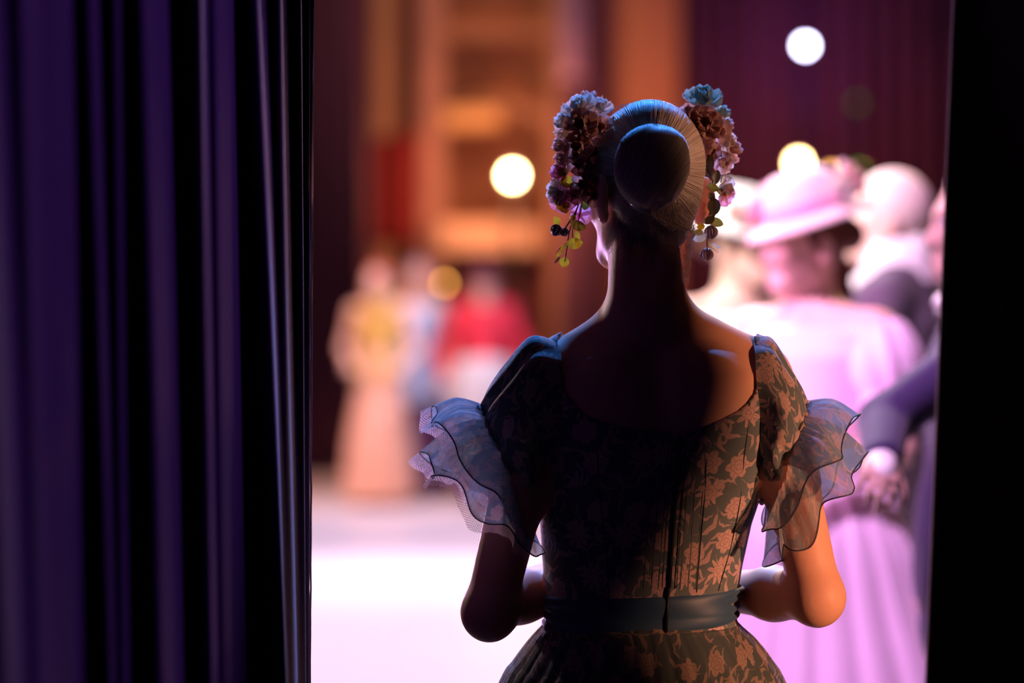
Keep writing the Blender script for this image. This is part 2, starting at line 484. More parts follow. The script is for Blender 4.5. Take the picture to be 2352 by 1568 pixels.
class Field:
    def __init__(s, lo, hi, h):
        s.h = h
        s.lo = np.array(lo, float)
        s.n = np.ceil((np.array(hi) - s.lo) / h).astype(int) + 1
        s.ax = [(s.lo[i] + h * np.arange(s.n[i])).astype(np.float32) for i in range(3)]
        s.D = np.full(s.n, 10.0, np.float32)

    def _win(s, lo, hi):
        a = np.clip(np.floor((lo - s.lo) / s.h).astype(int), 0, s.n - 1)
        b = np.clip(np.ceil((hi - s.lo) / s.h).astype(int) + 1, 1, s.n)
        sl = tuple(slice(a[i], b[i]) for i in range(3))
        X = s.ax[0][sl[0]][:, None, None]; Y = s.ax[1][sl[1]][None, :, None]; Z = s.ax[2][sl[2]][None, None, :]
        return sl, X, Y, Z

    def _put(s, sl, d, k, mode='add'):
        A = s.D[sl]
        if A.size == 0: return
        if mode == 'cut':
            d = -d
            if k > 0:
                h = np.maximum(k - np.abs(A - d), 0) / k
                s.D[sl] = np.maximum(A, d) + h * h * k * 0.25
            else:
                s.D[sl] = np.maximum(A, d)
            return
        if k > 0:
            h = np.maximum(k - np.abs(A - d), 0) / k
            s.D[sl] = np.minimum(A, d) - h * h * k * 0.25
        else:
            s.D[sl] = np.minimum(A, d)

    def cone(s, a, b, ra, rb=None, k=0.02, mode='add', g=0.0):
        rb = ra if rb is None else rb
        ra += g; rb += g
        a = np.array(a, float); b = np.array(b, float)
        pad = max(ra, rb) + k * 1.2 + 3 * s.h
        sl, X, Y, Z = s._win(np.minimum(a, b) - pad, np.maximum(a, b) + pad)
        ab = b - a
        L = float(ab @ ab) + 1e-12
        t = np.clip(((X - a[0]) * ab[0] + (Y - a[1]) * ab[1] + (Z - a[2]) * ab[2]) / L, 0, 1)
        d = np.sqrt((X - a[0] - t * ab[0]) ** 2 + (Y - a[1] - t * ab[1]) ** 2 + (Z - a[2] - t * ab[2]) ** 2) - (ra + t * (rb - ra))
        s._put(sl, d, k, mode)

    def ell(s, c, r, M=None, k=0.02, mode='add', g=0.0):
        c = np.array(c, float); r = np.array(r, float) + g
        M = np.eye(3) if M is None else np.asarray(M, float)   # columns = local axes in the world
        pad = r.max() + k * 1.2 + 3 * s.h
        sl, X, Y, Z = s._win(c - pad, c + pad)
        x, y, z = X - c[0], Y - c[1], Z - c[2]
        q = [(x * M[0, i] + y * M[1, i] + z * M[2, i]) for i in range(3)]
        k0 = np.sqrt((q[0] / r[0]) ** 2 + (q[1] / r[1]) ** 2 + (q[2] / r[2]) ** 2)
        k1 = np.sqrt((q[0] / r[0] ** 2) ** 2 + (q[1] / r[1] ** 2) ** 2 + (q[2] / r[2] ** 2) ** 2) + 1e-6
        s._put(sl, k0 * (k0 - 1) / k1, k, mode)

    def loft(s, T, k=0.02, g=0.0, org=(0, 0), yaw=0.0):
        """T rows: z, cx, cy, a, b (ascending z)"""
        T = np.asarray(T, float)
        m = max(T[:, 3].max(), T[:, 4].max()) + np.abs(T[:, 1:3]).max() * (1 if yaw else 1) + 0.06
        o = np.array([org[0], org[1], 0.0])
        lo = np.array([o[0] - m, o[1] - m, T[0, 0] - 0.06]); hi = np.array([o[0] + m, o[1] + m, T[-1, 0] + 0.06])
        if not yaw:
            lo[0] = o[0] + (T[:, 1] - T[:, 3]).min() - 0.06; hi[0] = o[0] + (T[:, 1] + T[:, 3]).max() + 0.06
        sl, X, Y, Z = s._win(lo, hi)
        z = Z.ravel()
        cx, cy, a, b = [np.interp(z, T[:, 0], T[:, i])[None, None, :] for i in (1, 2, 3, 4)]
        a = a + g; b = b + g
        ca, sa = math.cos(yaw), math.sin(yaw)
        dx, dy = X - o[0], Y - o[1]
        x = dx * ca + dy * sa - cx; y = -dx * sa + dy * ca - cy
        k0 = (np.abs(x / a) ** 2.25 + np.abs(y / b) ** 2.25) ** (1 / 2.25)
        k1 = np.sqrt((x / a ** 2) ** 2 + (y / b ** 2) ** 2) + 1e-5
        d = k0 * (k0 - 1) / k1
        dz = np.maximum(Z - T[-1, 0], T[0, 0] - Z) - g
        kk = 0.03
        h = np.maximum(kk - np.abs(d - dz), 0) / kk
        d = np.maximum(d, dz) + h * h * kk * 0.25
        s._put(sl, d, k)

    def nets(s):
        D = s.D
        ins = D < 0
        a = ins[:-1, :-1, :-1].astype(np.int8)
        tot = a.copy() * 0
        for dx in (0, 1):
            for dy in (0, 1):
                for dz in (0, 1):
                    tot += ins[dx:dx + D.shape[0] - 1, dy:dy + D.shape[1] - 1, dz:dz + D.shape[2] - 1]
        I = np.nonzero((tot > 0) & (tot < 8))
        n = len(I[0])
        idm = np.full(tot.shape, -1, np.int32)
        idm[I] = np.arange(n)
        I = np.stack(I, -1)
        acc = np.zeros((n, 3)); cnt = np.zeros(n)
        cor = {}
        for dx in (0, 1):
            for dy in (0, 1):
                for dz in (0, 1):
                    cor[(dx, dy, dz)] = D[I[:, 0] + dx, I[:, 1] + dy, I[:, 2] + dz].astype(float)
        for c0 in cor:
            for ax in range(3):
                if c0[ax] == 1: continue
                c1 = list(c0); c1[ax] = 1; c1 = tuple(c1)
                d0, d1 = cor[c0], cor[c1]
                m = (d0 < 0) != (d1 < 0)
                t = d0[m] / (d0[m] - d1[m])
                p = np.tile(np.array(c0, float), (m.sum(), 1)); p[:, ax] += t
                acc[m] += p; cnt[m] += 1
        V = s.lo + s.h * (I + acc / cnt[:, None])
        Q = []
        nx, ny, nz = D.shape
        for ax in range(3):
            b, c = [(1, 2), (2, 0), (0, 1)][ax]
            sl0 = [slice(1, -1)] * 3; sl1 = [slice(1, -1)] * 3
            sl0[ax] = slice(0, D.shape[ax] - 1); sl1[ax] = slice(1, D.shape[ax])
            A, B = ins[tuple(sl0)], ins[tuple(sl1)]
            E = np.stack(np.nonzero(A != B), -1)
            if not len(E): continue
            flip = A[tuple(E.T)]
            E = E + np.array([0 if i == ax else 1 for i in range(3)])
            eb = np.zeros(3, int); eb[b] = 1
            ec = np.zeros(3, int); ec[c] = 1
            q = np.stack([idm[tuple((E - eb - ec).T)], idm[tuple((E - ec).T)], idm[tuple(E.T)], idm[tuple((E - eb).T)]], -1)
            q[~flip] = q[~flip][:, ::-1]
            Q.append(q)
        Q = np.concatenate(Q)
        Q = Q[(Q >= 0).all(1)]
        # one light smoothing pass
        for lam in (0.5, 0.35):
            sm = np.zeros_like(V); ct = np.zeros(len(V))
            for i in range(4):
                j = (i + 1) % 4
                np.add.at(sm, Q[:, i], V[Q[:, j]]); np.add.at(ct, Q[:, i], 1)
                np.add.at(sm, Q[:, j], V[Q[:, i]]); np.add.at(ct, Q[:, j], 1)
            V = V + lam * (sm / np.maximum(ct, 1)[:, None] - V)
        return V, Q


def rotz(a):
    c, s = math.cos(a), math.sin(a)
    return np.array([[c, -s, 0], [s, c, 0], [0, 0, 1.0]])


def rotx(a):
    c, s = math.cos(a), math.sin(a)
    return np.array([[1.0, 0, 0], [0, c, -s], [0, s, c]])


def add_head(F, C, M, s=1.0, k=0.012):
    """C cranium centre; M columns right, forward, up"""
    C = np.asarray(C, float)
    L = lambda x, y, z: C + M @ (np.array([x, y, z]) * s)
    F.ell(L(0, -0.005, 0.018), np.array([.0705, .089, .088]) * s, M, k=0.03)
    F.ell(L(0, 0.030, -0.042), np.array([.057, .066, .080]) * s, M, k=0.03)
    F.cone(L(-.016, .074, -.104), L(.016, .074, -.104), .017 * s, k=0.03)
    F.cone(L(-.048, .01, -.070), L(-.018, .070, -.104), .014 * s, .013 * s, k=0.03)
    F.cone(L(.048, .01, -.070), L(.018, .070, -.104), .014 * s, .013 * s, k=0.03)
    F.cone(L(-.032, .078, .012), L(.032, .078, .012), .013 * s, k=0.02)
    for sx in (-1, 1):
        F.ell(L(sx * .031, .096, -.008), np.array([.017, .016, .012]) * s, M, k=0.012, mode='cut')
        F.cone(L(sx * .036, .066, -.036), L(sx * .04, .06, -.03), .024 * s, k=0.02)
    F.cone(L(0, .090, -.004), L(0, .107, -.044), .0075 * s, .0105 * s, k=0.010)
    F.cone(L(-.010, .098, -.048), L(.010, .098, -.048), .008 * s, k=0.006)
    F.ell(L(0, .092, -.074), np.array([.021, .010, .0055]) * s, M, k=0.006)
    F.ell(L(0, .090, -.084), np.array([.018, .010, .0062]) * s, M, k=0.006)
    F.cone(L(-.020, .1005, -.0790), L(.020, .1005, -.0790), .0025 * s, k=0.003, mode='cut')
    for sx in (-1, 1):
        Me = M @ rotz(sx * 0.42)
        F.ell(L(sx * .087, -.014, -.028), np.array([.0095, .020, .033]) * s, Me, k=0.008)
        F.ell(L(sx * .082, -.010, -.058), np.array([.007, .010, .012]) * s, Me, k=0.008)
        F.ell(L(sx * .099, -.004, -.026), np.array([.006, .010, .018]) * s, Me, k=0.006, mode='cut')


def add_eyes(C, M, s, body):
    C = np.asarray(C, float)
    for sx in (-1, 1):
        c = C + M @ (np.array([sx * .031, .0775, -.008]) * s)
        v, f = sphere_geo(c, .0122 * s, 12, 8)
        e = link('eye', mesh('eye', v, f), body, EYEW)
        v, f = sphere_geo(c + M @ (np.array([0, .0078, 0]) * s), .0058 * s, 10, 6)
        link('iris', mesh('iris', v, f), e, IRIS)


def sphere_geo(c, r, n=12, m=8, sc=(1, 1, 1), M=None):
    c = np.asarray(c, float)
    M = np.eye(3) if M is None else M
    V, F = [], []
    for i in range(m + 1):
        a = PI * i / m
        for j in range(n):
            b = 2 * PI * j / n
            V.append(c + M @ (r * np.array([sc[0] * math.sin(a) * math.cos(b), sc[1] * math.sin(a) * math.sin(b), sc[2] * math.cos(a)])))
    for i in range(m):
        for j in range(n):
            j2 = (j + 1) % n
            F.append((i * n + j, (i + 1) * n + j, (i + 1) * n + j2, i * n + j2))
    return V, F


def add_hand(F, W, d, palm, thumb_side, s=1.0, curl=0.5):
    """W wrist point, d direction to the fingers, palm normal (the way fingers curl)"""
    W = np.asarray(W, float)
    d = np.asarray(d, float); d /= np.linalg.norm(d)
    p = np.asarray(palm, float); p -= (p @ d) * d; p /= np.linalg.norm(p)
    sd = np.cross(d, p) * thumb_side
    kn = []
    for i, (o, L) in enumerate(((.030, .080), (.010, .086), (-.010, .082), (-.029, .072))):
        base = W + sd * o * 0.55 * s
        K = W + d * L * s + sd * o * s
        F.cone(base, K, .0125 * s, .0105 * s, k=0.010)
        kn.append(K)
    for K, L, o in zip(kn, (.068, .077, .071, .055), (.03, .01, -.01, -.03)):
        a = curl
        q = K
        for j, fr in enumerate((.46, .30, .24)):
            dd = d * math.cos(a) + p * math.sin(a) + sd * o * 0.8
            dd /= np.linalg.norm(dd)
            n = q + dd * L * fr * s
            F.cone(q, n, (.0088 - .0009 * j) * s, (.0080 - .0010 * j) * s, k=0.003)
            q = n
            a += curl * 0.9
    t0 = W + d * .022 * s + sd * .020 * s
    t1 = t0 + (d * .55 + sd * .62 + p * .35) * .042 * s
    t2 = t1 + (d * .85 + sd * .25 + p * .35) * .032 * s
    t3 = t2 + (d * .85 + p * .45) * .024 * s
    F.cone(t0, t1, .0135 * s, .0105 * s, k=0.008)
    F.cone(t1, t2, .0100 * s, .0088 * s, k=0.003)
    F.cone(t2, t3, .0088 * s, .0072 * s, k=0.003)


# ================================================================== THE SETTING
FLOORM = plain('stage_floor_vinyl', (0.62, 0.60, 0.63), 0.42, 0.06, 1.5)
DARKW = plain('black_painted_wall', (0.020, 0.012, 0.018), 0.8, 0.3, 2)
BACKM = plain('back_wall_paint', (0.09, 0.03, 0.055), 0.85, 0.25, 0.8)


def struct(name, geo, mat):
    v, f = geo
    return tag(link(name, mesh(name, v, f, smooth=False), None, mat), kind='structure')


struct('floor', box_geo((0, 10.0, -0.05), (17, 18, 0.1)), FLOORM)
struct('floor', box_geo((0, -2.5, -0.05), (17, 7, 0.1)), plain('black_wing_floor', (0.012, 0.010, 0.012), 0.6, 0.2, 3))
struct('ceiling', box_geo((0, 6.5, 9.05), (17, 25, 0.1)), DARKW)
struct('wall_left', box_geo((-8.55, 6.5, 4.5), (0.1, 25, 9.0)), DARKW)
struct('wall_right', box_geo((8.55, 6.5, 4.5), (0.1, 25, 9.0)), DARKW)
struct('wall_back', box_geo((0, 19.05, 4.5), (17, 0.1, 9.0)), BACKM)
struct('wall_front', box_geo((0, -6.05, 4.5), (17, 0.1, 9.0)), DARKW)

# ------------------------------------------------------------------ the near velvet curtain, left
VELVET, _nt, _b = new_mat('violet_velvet')
_b.inputs['Base Color'].default_value = (0.060, 0.038, 0.095, 1)
setp(_b, rough=0.85, sheen=0.12, sheen_rough=0.4, spec=0.05)
_tc = _nt.nodes.new('ShaderNodeTexCoord'); _mp = _nt.nodes.new('ShaderNodeMapping')
_mp.inputs['Scale'].default_value = (60, 60, 6)
_no = _nt.nodes.new('ShaderNodeTexNoise'); _no.inputs['Scale'].default_value = 1.0; _no.inputs['Detail'].default_value = 6
_bp = _nt.nodes.new('ShaderNodeBump'); _bp.inputs['Strength'].default_value = 0.25; _bp.inputs['Distance'].default_value = 0.003
_nt.links.new(_tc.outputs['Object'], _mp.inputs[0]); _nt.links.new(_mp.outputs[0], _no.inputs['Vector'])
_nt.links.new(_no.outputs['Fac'], _bp.inputs['Height']); _nt.links.new(_bp.outputs[0], _b.inputs['Normal'])

BLACKV = plain('black_velvet', (0.006, 0.004, 0.006), 0.9, 0.3, 40, spec=0.1)
RIMTAPE = plain('rim_lit_tape', (0.62, 0.42, 0.40), 0.8, 0.2, 60)  # tape made pale so the curtain edges look rim-lit


def drape(name, crest, zt, rows, mat, dep=0.13, back=0.5, nper=14):
    """crest rows: px at the top of the frame, px at the bottom, distance from the lens"""
    zs = np.linspace(0.01, zt, rows)
    G = []
    for z in zs:
        v = (1.87 - z) / (1.87 - 0.87)
        v = min(max(v, -0.5), 1.5)
        K = []
        for i, (a, b, d) in enumerate(crest):
            px = a + (b - a) * v + 2.0 * math.sin(3.1 * z + i * 2.3)
            Y = CAM[1] + d
            x = (px - 1176) / FOC * d
            K.append([x, Y, z])
            if i < len(crest) - 1:
                a2, b2, d2 = crest[i + 1]
                px2 = a2 + (b2 - a2) * v
                x2 = (px2 - 1176) / FOC * d2
                gap = abs(x2 - x)
                g = min(dep, 0.35 + gap * 1.2)
                sq = dep * min(1.0, gap / 0.035)
                K.append([x * (1 - back) + x2 * back - 0.006, (Y + CAM[1] + d2) / 2 + sq, z])
        G.append(catmull(K, (len(K) - 1) * nper // 2 + 1))
    return grid_mesh(name, G)


crest = [(-330, -230, 2.05), (-200, -120, 2.14), (-70, 15, 2.28), (42, 102, 2.42), (128, 158, 2.58), (200, 252, 2.66), (262, 288, 2.72), (320, 366, 2.75),
         (456, 480, 2.90), (498, 524, 3.02), (582, 652, 3.14), (640, 676, 3.26), (686, 701, 3.37), (712, 704.5, 3.42), (721, 706, 3.44)]
cur = link('stage_curtain', drape('stage_curtain', crest, 4.2, 70, VELVET), None, VELVET)
tag(cur, 'tall violet velvet curtain hanging in deep folds beside the dancer', 'curtain')
sd = cur.modifiers.new('thickness', 'SOLIDIFY'); sd.thickness = 0.003; sd.offset = 0
# frayed selvedge on the free edge, pale colour stands for its rim light
pts = []
for z in np.linspace(0.02, 4.2, 120):
    v = min(max((1.87 - z), -0.5), 1.5)
    px = 723 + (706.5 - 721) * v + 2.0 * math.sin(3.1 * z + 16 * 2.3)
    d = 3.445
    pts.append(np.array([(px - 1176) / FOC * d + 0.0004 * math.sin(z * 90) + 0.0003 * math.sin(z * 233), CAM[1] + d, z]))
v, f = tube_geo(pts, [0.0014 + 0.0008 * random.random() for _ in pts], 6)
tag(link('rim_lit_binding', mesh('rim_lit_binding', v, f), cur, RIMTAPE), 'frayed edge, pale for the rim light on it')

# ------------------------------------------------------------------ black masking drape, right
zs = np.linspace(0.01, 4.2, 50)
G = []
for z in zs:
    v = min(max((1.87 - z), -0.6), 1.6)
    row = []
    d = 3.98
    for j, u in enumerate(np.linspace(0, 1, 110)):
        px = (2186 - 52 * v) + 2300 * u
        x = (px - 1176) / FOC * d
        row.append([x, CAM[1] + d + 0.035 * math.sin(u * 46 + 0.5 * z) * min(1, u * 9), z])
    G.append(row)
bd = link('masking_drape', grid_mesh('masking_drape', G), None, BLACKV)
tag(bd, 'flat black masking drape filling the right edge of the view', 'curtain')
sd = bd.modifiers.new('thickness', 'SOLIDIFY'); sd.thickness = 0.004; sd.offset = 0
pts = [np.array([(2185.5 - 52 * min(max((1.87 - z), -0.6), 1.6) - 1176) / FOC * 3.98, CAM[1] + 3.98, z]) for z in np.linspace(0.02, 4.2, 60)]
v, f = tube_geo(pts, 0.0018, 6)  # bound edge with the rim light put into its pale colour
tag(link('rim_lit_binding', mesh('rim_lit_binding', v, f), bd, RIMTAPE), 'thin bound edge, pale for its rim light')

# unseen black leg added at right, its edge shaped to cut the side lamp
G = []
for z in np.linspace(0.01, 4.2, 60):
    G.append([[1.582 + .4 * (min(max(z, .9), 1.7) - 1.275) - .10 * u + .012 * math.sin(u * 40) * min(1, u * 8), -1.145 - 1.5 * u, z] for u in np.linspace(0, 1, 60)])
ml = link('masking_drape', grid_mesh('masking_drape', G), None, BLACKV)
tag(ml, 'unseen black drape added at right to cut the side lamp', 'curtain')
sd = ml.modifiers.new('thickness', 'SOLIDIFY'); sd.thickness = 0.004; sd.offset = 0

# ------------------------------------------------------------------ upstage scenery
WOODT = plain('tan_painted_timber', (0.42, 0.24, 0.14), 0.7, 0.25, 4)
WOODP = plain('pinkish_timber', (0.48, 0.26, 0.20), 0.7, 0.25, 4)
GOLDP = plain('gold_painted_board', (0.75, 0.48, 0.20), 0.6, 0.2, 6)
FLATM = plain('rust_canvas_flat', (0.36, 0.16, 0.085), 0.8, 0.35, 1.6)
FLATO = plain('ochre_canvas_flat', (0.44, 0.21, 0.11), 0.8, 0.2, 1.2)
CREAMP = plain('cream_painted_board', (0.85, 0.60, 0.42), 0.6, 0.1, 6)
REDB = plain('red_cloth', (0.22, 0.008, 0.012), 0.8, 0.2, 3)
PURP = plain('lilac_cloth', (0.36, 0.24, 0.42), 0.8, 0.2, 5)
PLUM = plain('plum_drape', (0.10, 0.032, 0.075), 0.85, 0.2, 2)
MAROON = plain('maroon_drape', (0.12, 0.030, 0.035), 0.85, 0.2, 2)


def px_box(x0, x1, y0, y1, Y, dep):
    """box standing at depth Y spanning photo pixels x0..x1, y0..y1"""
    a, b = P(x0, y0, Y), P(x1, y1, Y)
    z1 = max(a[2], b[2]); z0 = max(min(a[2], b[2]), 0.0)
    return box_geo(((a[0] + b[0]) / 2, Y + dep / 2, (z0 + z1) / 2), (abs(b[0] - a[0]), dep, z1 - z0))


def hung(name, x0, x1, Y, ztop, zbot, mat, label, folds=9, amp=0.06, cat='curtain', group=None):
    a, b = P(x0, 600, Y)[0], P(x1, 600, Y)[0]
    n = folds * 8
    G = []
    for z in np.linspace(zbot, ztop, 14):
        G.append([[a + (b - a) * u, Y + amp * math.sin(u * folds * 2 * PI + 0.3 * z) + 0.3 * amp * math.sin(u * 31 + z), z] for u in np.linspace(0, 1, n)])
    o = link(name, grid_mesh(name, G), None, mat)
    tag(o, label, cat, group)
    s = o.modifiers.new('thickness', 'SOLIDIFY'); s.thickness = 0.01
    return o


hung('stage_drape', 600, 848, 15.4, 6.2, 0.01, PLUM, 'dark plum drape hanging just right of the velvet curtain edge', 6)
hung('stage_drape', 1556, 2420, 16.8, 6.2, 0.01, PLUM, 'wide dark plum drape behind the violet-white and amber lamps at right', 18, 0.05)
hung('stage_drape', 1352, 1398, 15.9, 6.2, 0.01, PLUM, 'narrow dark plum drape left of the ochre flat', 2, 0.03)

# the tall rust scenery unit: a thing with posts, rails and canvas
tw = empty('scenery_tower', (P(1100, 1000, 16.6)[0], 16.6, 0))
tag(tw, 'tall rust and tan scenery tower lit amber behind the far dancers', 'scenery')


def part(name, geo, mat, parent, smooth=False, label=None):
    v, f = geo
    o = link(name, mesh(name, v, f, smooth), parent, mat)
    if label: o['label'] = label
    return o


part('canvas_panel', px_box(846, 1352, -500, 1170, 16.9, 0.05), FLATM, tw)
for x0, x1, m in ((858, 912, WOODT), (962, 1022, WOODP), (1262, 1284, WOODT)):
    part('post', px_box(x0, x1, -500, 1170, 16.45, 0.16), m, tw)
part('rail', px_box(1020, 1150, 248, 292, 16.4, 0.14), GOLDP, tw, label='short gold painted rail')
part('rail', px_box(1008, 1228, 508, 576, 16.36, 0.14), CREAMP, tw, label='broad cream painted rail')
part('rail', px_box(1022, 1262, 60, 84, 16.6, 0.10), WOODT, tw)
# pointed arch piece
A = []
for u in np.linspace(0, 1, 14):
    A.append(P(1030 + 230 * u, 250 - 36 * math.sin(u * PI) + 30 * u, 16.5))
v, f = tube_geo(A, 0.05, 8)
part('arch_moulding', (v, f), WOODT, tw, True)
part('lower_panel', px_box(1040, 1352, 592, 1170, 16.62, 0.05), MAROON, tw, label='dark maroon lower panel')
part('back_strip', px_box(912, 962, -500, 1170, 16.75, 0.06), MAROON, tw, label='dark maroon strip between the posts')  # solid maroon board set back between the posts
# red banner hanging from the tower
G = []
a, b = P(852, 0, 16.42)[0], P(965, 0, 16.42)[0]
zt, zb = P(0, 325, 16.42)[2], P(0, 560, 16.42)[2]
for z in np.linspace(zb, zt, 10):
    G.append([[a + (b - a) * u, 16.425 + 0.022 * math.sin(u * 15), z + (0.12 * u if z > zt - 0.01 else 0)] for u in np.linspace(0, 1, 24)])
bn = link('red_banner', grid_mesh('red_banner', G), None, REDB)
tag(bn, 'dark red cloth banner hanging on the tower above the tan dancer', 'banner')
s_ = bn.modifiers.new('thickness', 'SOLIDIFY'); s_.thickness = 0.01
# lilac banner strip
G = []
a, b = P(1290, 0, 16.0)[0], P(1336, 0, 16.0)[0]
for z in np.linspace(P(0, 180, 16.0)[2], 6.0, 22):
    G.append([[a + (b - a) * u, 16.0 + 0.05 * math.sin(z * 6.5) + 0.02 * math.sin(u * 9), z] for u in np.linspace(0, 1, 10)])
bn = link('lilac_banner', grid_mesh('lilac_banner', G), None, PURP)
tag(bn, 'narrow lilac cloth strip hanging high left of the ochre flat', 'banner')
s_ = bn.modifiers.new('thickness', 'SOLIDIFY'); s_.thickness = 0.01
fl = empty('scenery_flat', (P(1480, 1000, 16.5)[0], 16.5, 0))
tag(fl, 'tall ochre canvas scenery flat rising behind the dancer\'s head', 'scenery')
part('canvas_panel', px_box(1398, 1560, -500, 1168, 16.5, 0.03), FLATO, fl)
part('frame_post', px_box(1398, 1410, -500, 1170, 16.53, 0.06), WOODT, fl)
part('frame_post', px_box(1548, 1560, -500, 1170, 16.53, 0.06), WOODT, fl)
part('frame_rail', px_box(1410, 1548, 330, 350, 16.53, 0.06), WOODT, fl)
hung('stage_drape', 1284, 1352, 16.3, 6.2, 0.01, plain('mauve_drape', (0.17, 0.07, 0.14), 0.85, 0.2, 2), 'mauve drape strip between tower and narrow dark drape', 3, 0.03)

# ------------------------------------------------------------------ lamps
LAMPB = plain('lamp_black', (0.02, 0.02, 0.02), 0.5, 0.2, 10)


def stage_lamp(px, py, Y, col, power, rad, label, halo=None, name='stage_lamp', group=None):
    p = P(px, py, Y)
    t = empty(name, (p[0], Y + 0.25, p[2]))
    tag(t, label, 'lamp', group)
    d = CAM - p; d = d / np.linalg.norm(d)
    M = np.array(Vector(d).to_track_quat('Z', 'Y').to_matrix())
    seg = 20
    def ringp(r, z): return [p + M @ np.array([r * math.cos(2 * PI * i / seg), r * math.sin(2 * PI * i / seg), z]) for i in range(seg)]
    hr = max(rad * 1.35, 0.05)
    G = [ringp(hr * .55, -.26), ringp(hr * .8, -.22), ringp(hr, -.12), ringp(hr * 1.06, 0.0), ringp(hr * 1.12, .02), ringp(hr * 1.04, .02), ringp(hr * .98, -.03)]
    link('housing', grid_mesh('housing', G, closed=True), t, LAMPB)
    V = ringp(rad, 0.0) + [p + M @ np.array([0, 0, .012])]
    F = [(i, (i + 1) % seg, seg) for i in range(seg)]
    link('lens', mesh('lens', V, F), t, emit('lamp_glow_%d_%d' % (px, py), col, power))
    side = M @ np.array([1, 0, 0]); side[2] = 0; side /= np.linalg.norm(side)
    up = np.array([0, 0, 1.0]); bk = -d * .12
    Y_ = [p + bk + side * hr * 1.25, p + bk + side * hr * 1.3 - up * (hr * 1.6), p + bk - side * hr * 1.3 - up * (hr * 1.6), p + bk - side * hr * 1.25]
    v, f = tube_geo(Y_, .008, 6)
    link('yoke', mesh('yoke', v, f), t, LAMPB)
    if halo:
        l = bpy.data.lights.new('lamp_halo_fill', 'POINT'); l.color = halo[0]; l.energy = halo[1]; l.shadow_soft_size = 0.08  # added point light, makes the halo on the scenery behind the lamp
        o = bpy.data.objects.new('lamp_halo_fill', l); COL.objects.link(o); o.location = p + np.array([0, -0.02, 0]) + d * .06
    return p, hr


def pole_for(p, hr, Y, label, top=None):
    x = p[0]; z1 = (top or p[2] - hr * 1.6 - .009)
    y = Y + 0.12
    t = empty('lamp_stand', (x, y, 0)); tag(t, label, 'stand')
    v, f = tube_geo([np.array([x, y, 0.02]), np.array([x, y, z1])], .022, 10)
    link('pole', mesh('pole', v, f), t, LAMPB)
    v, f = joined([box_geo((x, y, .012), (.24, .06, .024)), box_geo((x, y, .012), (.06, .24, .024))])
    link('base', mesh('base', v, f, False), t, LAMPB)


p, hr = stage_lamp(1177, 403, 15.9, (1.0, 0.72, 0.32), 70, 0.05, 'round amber lamp glowing left of the dancer\'s hair flowers', ((1.0, 0.36, 0.17), 85))
pole_for(p, hr, 15.9, 'tall black stand carrying the amber lamp left of the dancer')
p, hr = stage_lamp(1850, 105, 16.3, (0.72, 0.68, 1.0), 60, 0.028, 'high violet-white lamp at the upper right', ((0.45, 0.12, 0.9), 12))
pole_for(p, hr, 16.3, 'tallest black stand, under the violet-white lamp')
p, hr = stage_lamp(1834, 374, 15.8, (1.0, 0.66, 0.28), 70, 0.038, 'amber lamp glowing above the pink bonnet', ((1.0, 0.24, 0.12), 60))
pole_for(p, hr, 15.8, 'black stand carrying the amber lamp above the pink bonnet')
p, hr = stage_lamp(1912, 402, 16.1, (1.0, 0.45, 0.12), 13, 0.034, 'dimmer orange lamp right of the amber lamp above the bonnet')
pole_for(p, hr, 16.1, 'black stand carrying the dimmer orange lamp')
p, hr = stage_lamp(1021, 650, 13.6, (1.0, 0.42, 0.08), 13, 0.020, 'small gold lamp between the tan and red-coated dancers')
pole_for(p, hr, 13.6, 'short black stand under the small gold lamp')
p, hr = stage_lamp(1969, 236, 15.9, (0.10, 0.35, 0.08), 2.0, 0.016, 'tiny dim green pilot lamp, the upper of two')
pole_for(p, hr, 15.9, 'slim black stand under the upper green pilot lamp')
p, hr = stage_lamp(1972, 392, 14.2, (0.08, 0.55, 0.02), 4.0, 0.016, 'brighter green pilot lamp just above the balding man\'s head')
pole_for(p, hr, 14.2, 'slim black stand under the lower green pilot lamp')
# ================================================================== THE DANCER SEEN FROM BEHIND
dancer = empty('person', (0.19, 0.03, 0))
tag(dancer, 'dancer seen from behind in floral puff-sleeved dress, blonde bun with hair flowers', 'person')


def Z(py, Y=0.0): return P(1176, py, Y)[2]
def X(px, py=800, Y=0.0): return P(px, py, Y)[0]


# torso sections: photo row, left px, right px, half depth, centre y
TT = [(1620, 1215, 1720, .118, .035), (1520, 1235, 1706, .112, .030), (1400, 1268, 1678, .092, .022), (1300, 1256, 1694, .096, .020), (1200, 1250, 1716, .104, .018),
      (1100, 1254, 1750, .110, .012), (1000, 1266, 1762, .106, .008), (920, 1276, 1764, .099, .004), (860, 1288, 1750, .090, .002), (815, 1330, 1690, .070, .0), (775, 1420, 1580, .050, .0)]
TORSO = []
for py, xl, xr, b, cy in TT:
    a = P(xl, py, cy); c = P(xr, py, cy)
    TORSO.append([a[2], (a[0] + c[0]) / 2, cy, (c[0] - a[0]) / 2, b])
TORSO = np.array(sorted(TORSO))
tz = TORSO[:, 0]


def tor(z, i): return np.interp(z, tz, TORSO[:, i])


def back_y(x, z, g=0.006):
    cx, cy, a, b = tor(z, 1), tor(z, 2), tor(z, 3) + g, tor(z, 4) + g
    q = max(1e-4, 1 - abs((x - cx) / a) ** 2.25)
    return cy - b * q ** (1 / 2.25)


def on_back(px, py, g=0.0075):
    """point of the dress's back that the photo shows at px, py"""
    Y = -0.09
    for _ in range(8):
        p = P(px, py, Y)
        Y = back_y(p[0], p[2], g)
    return P(px, py, Y)


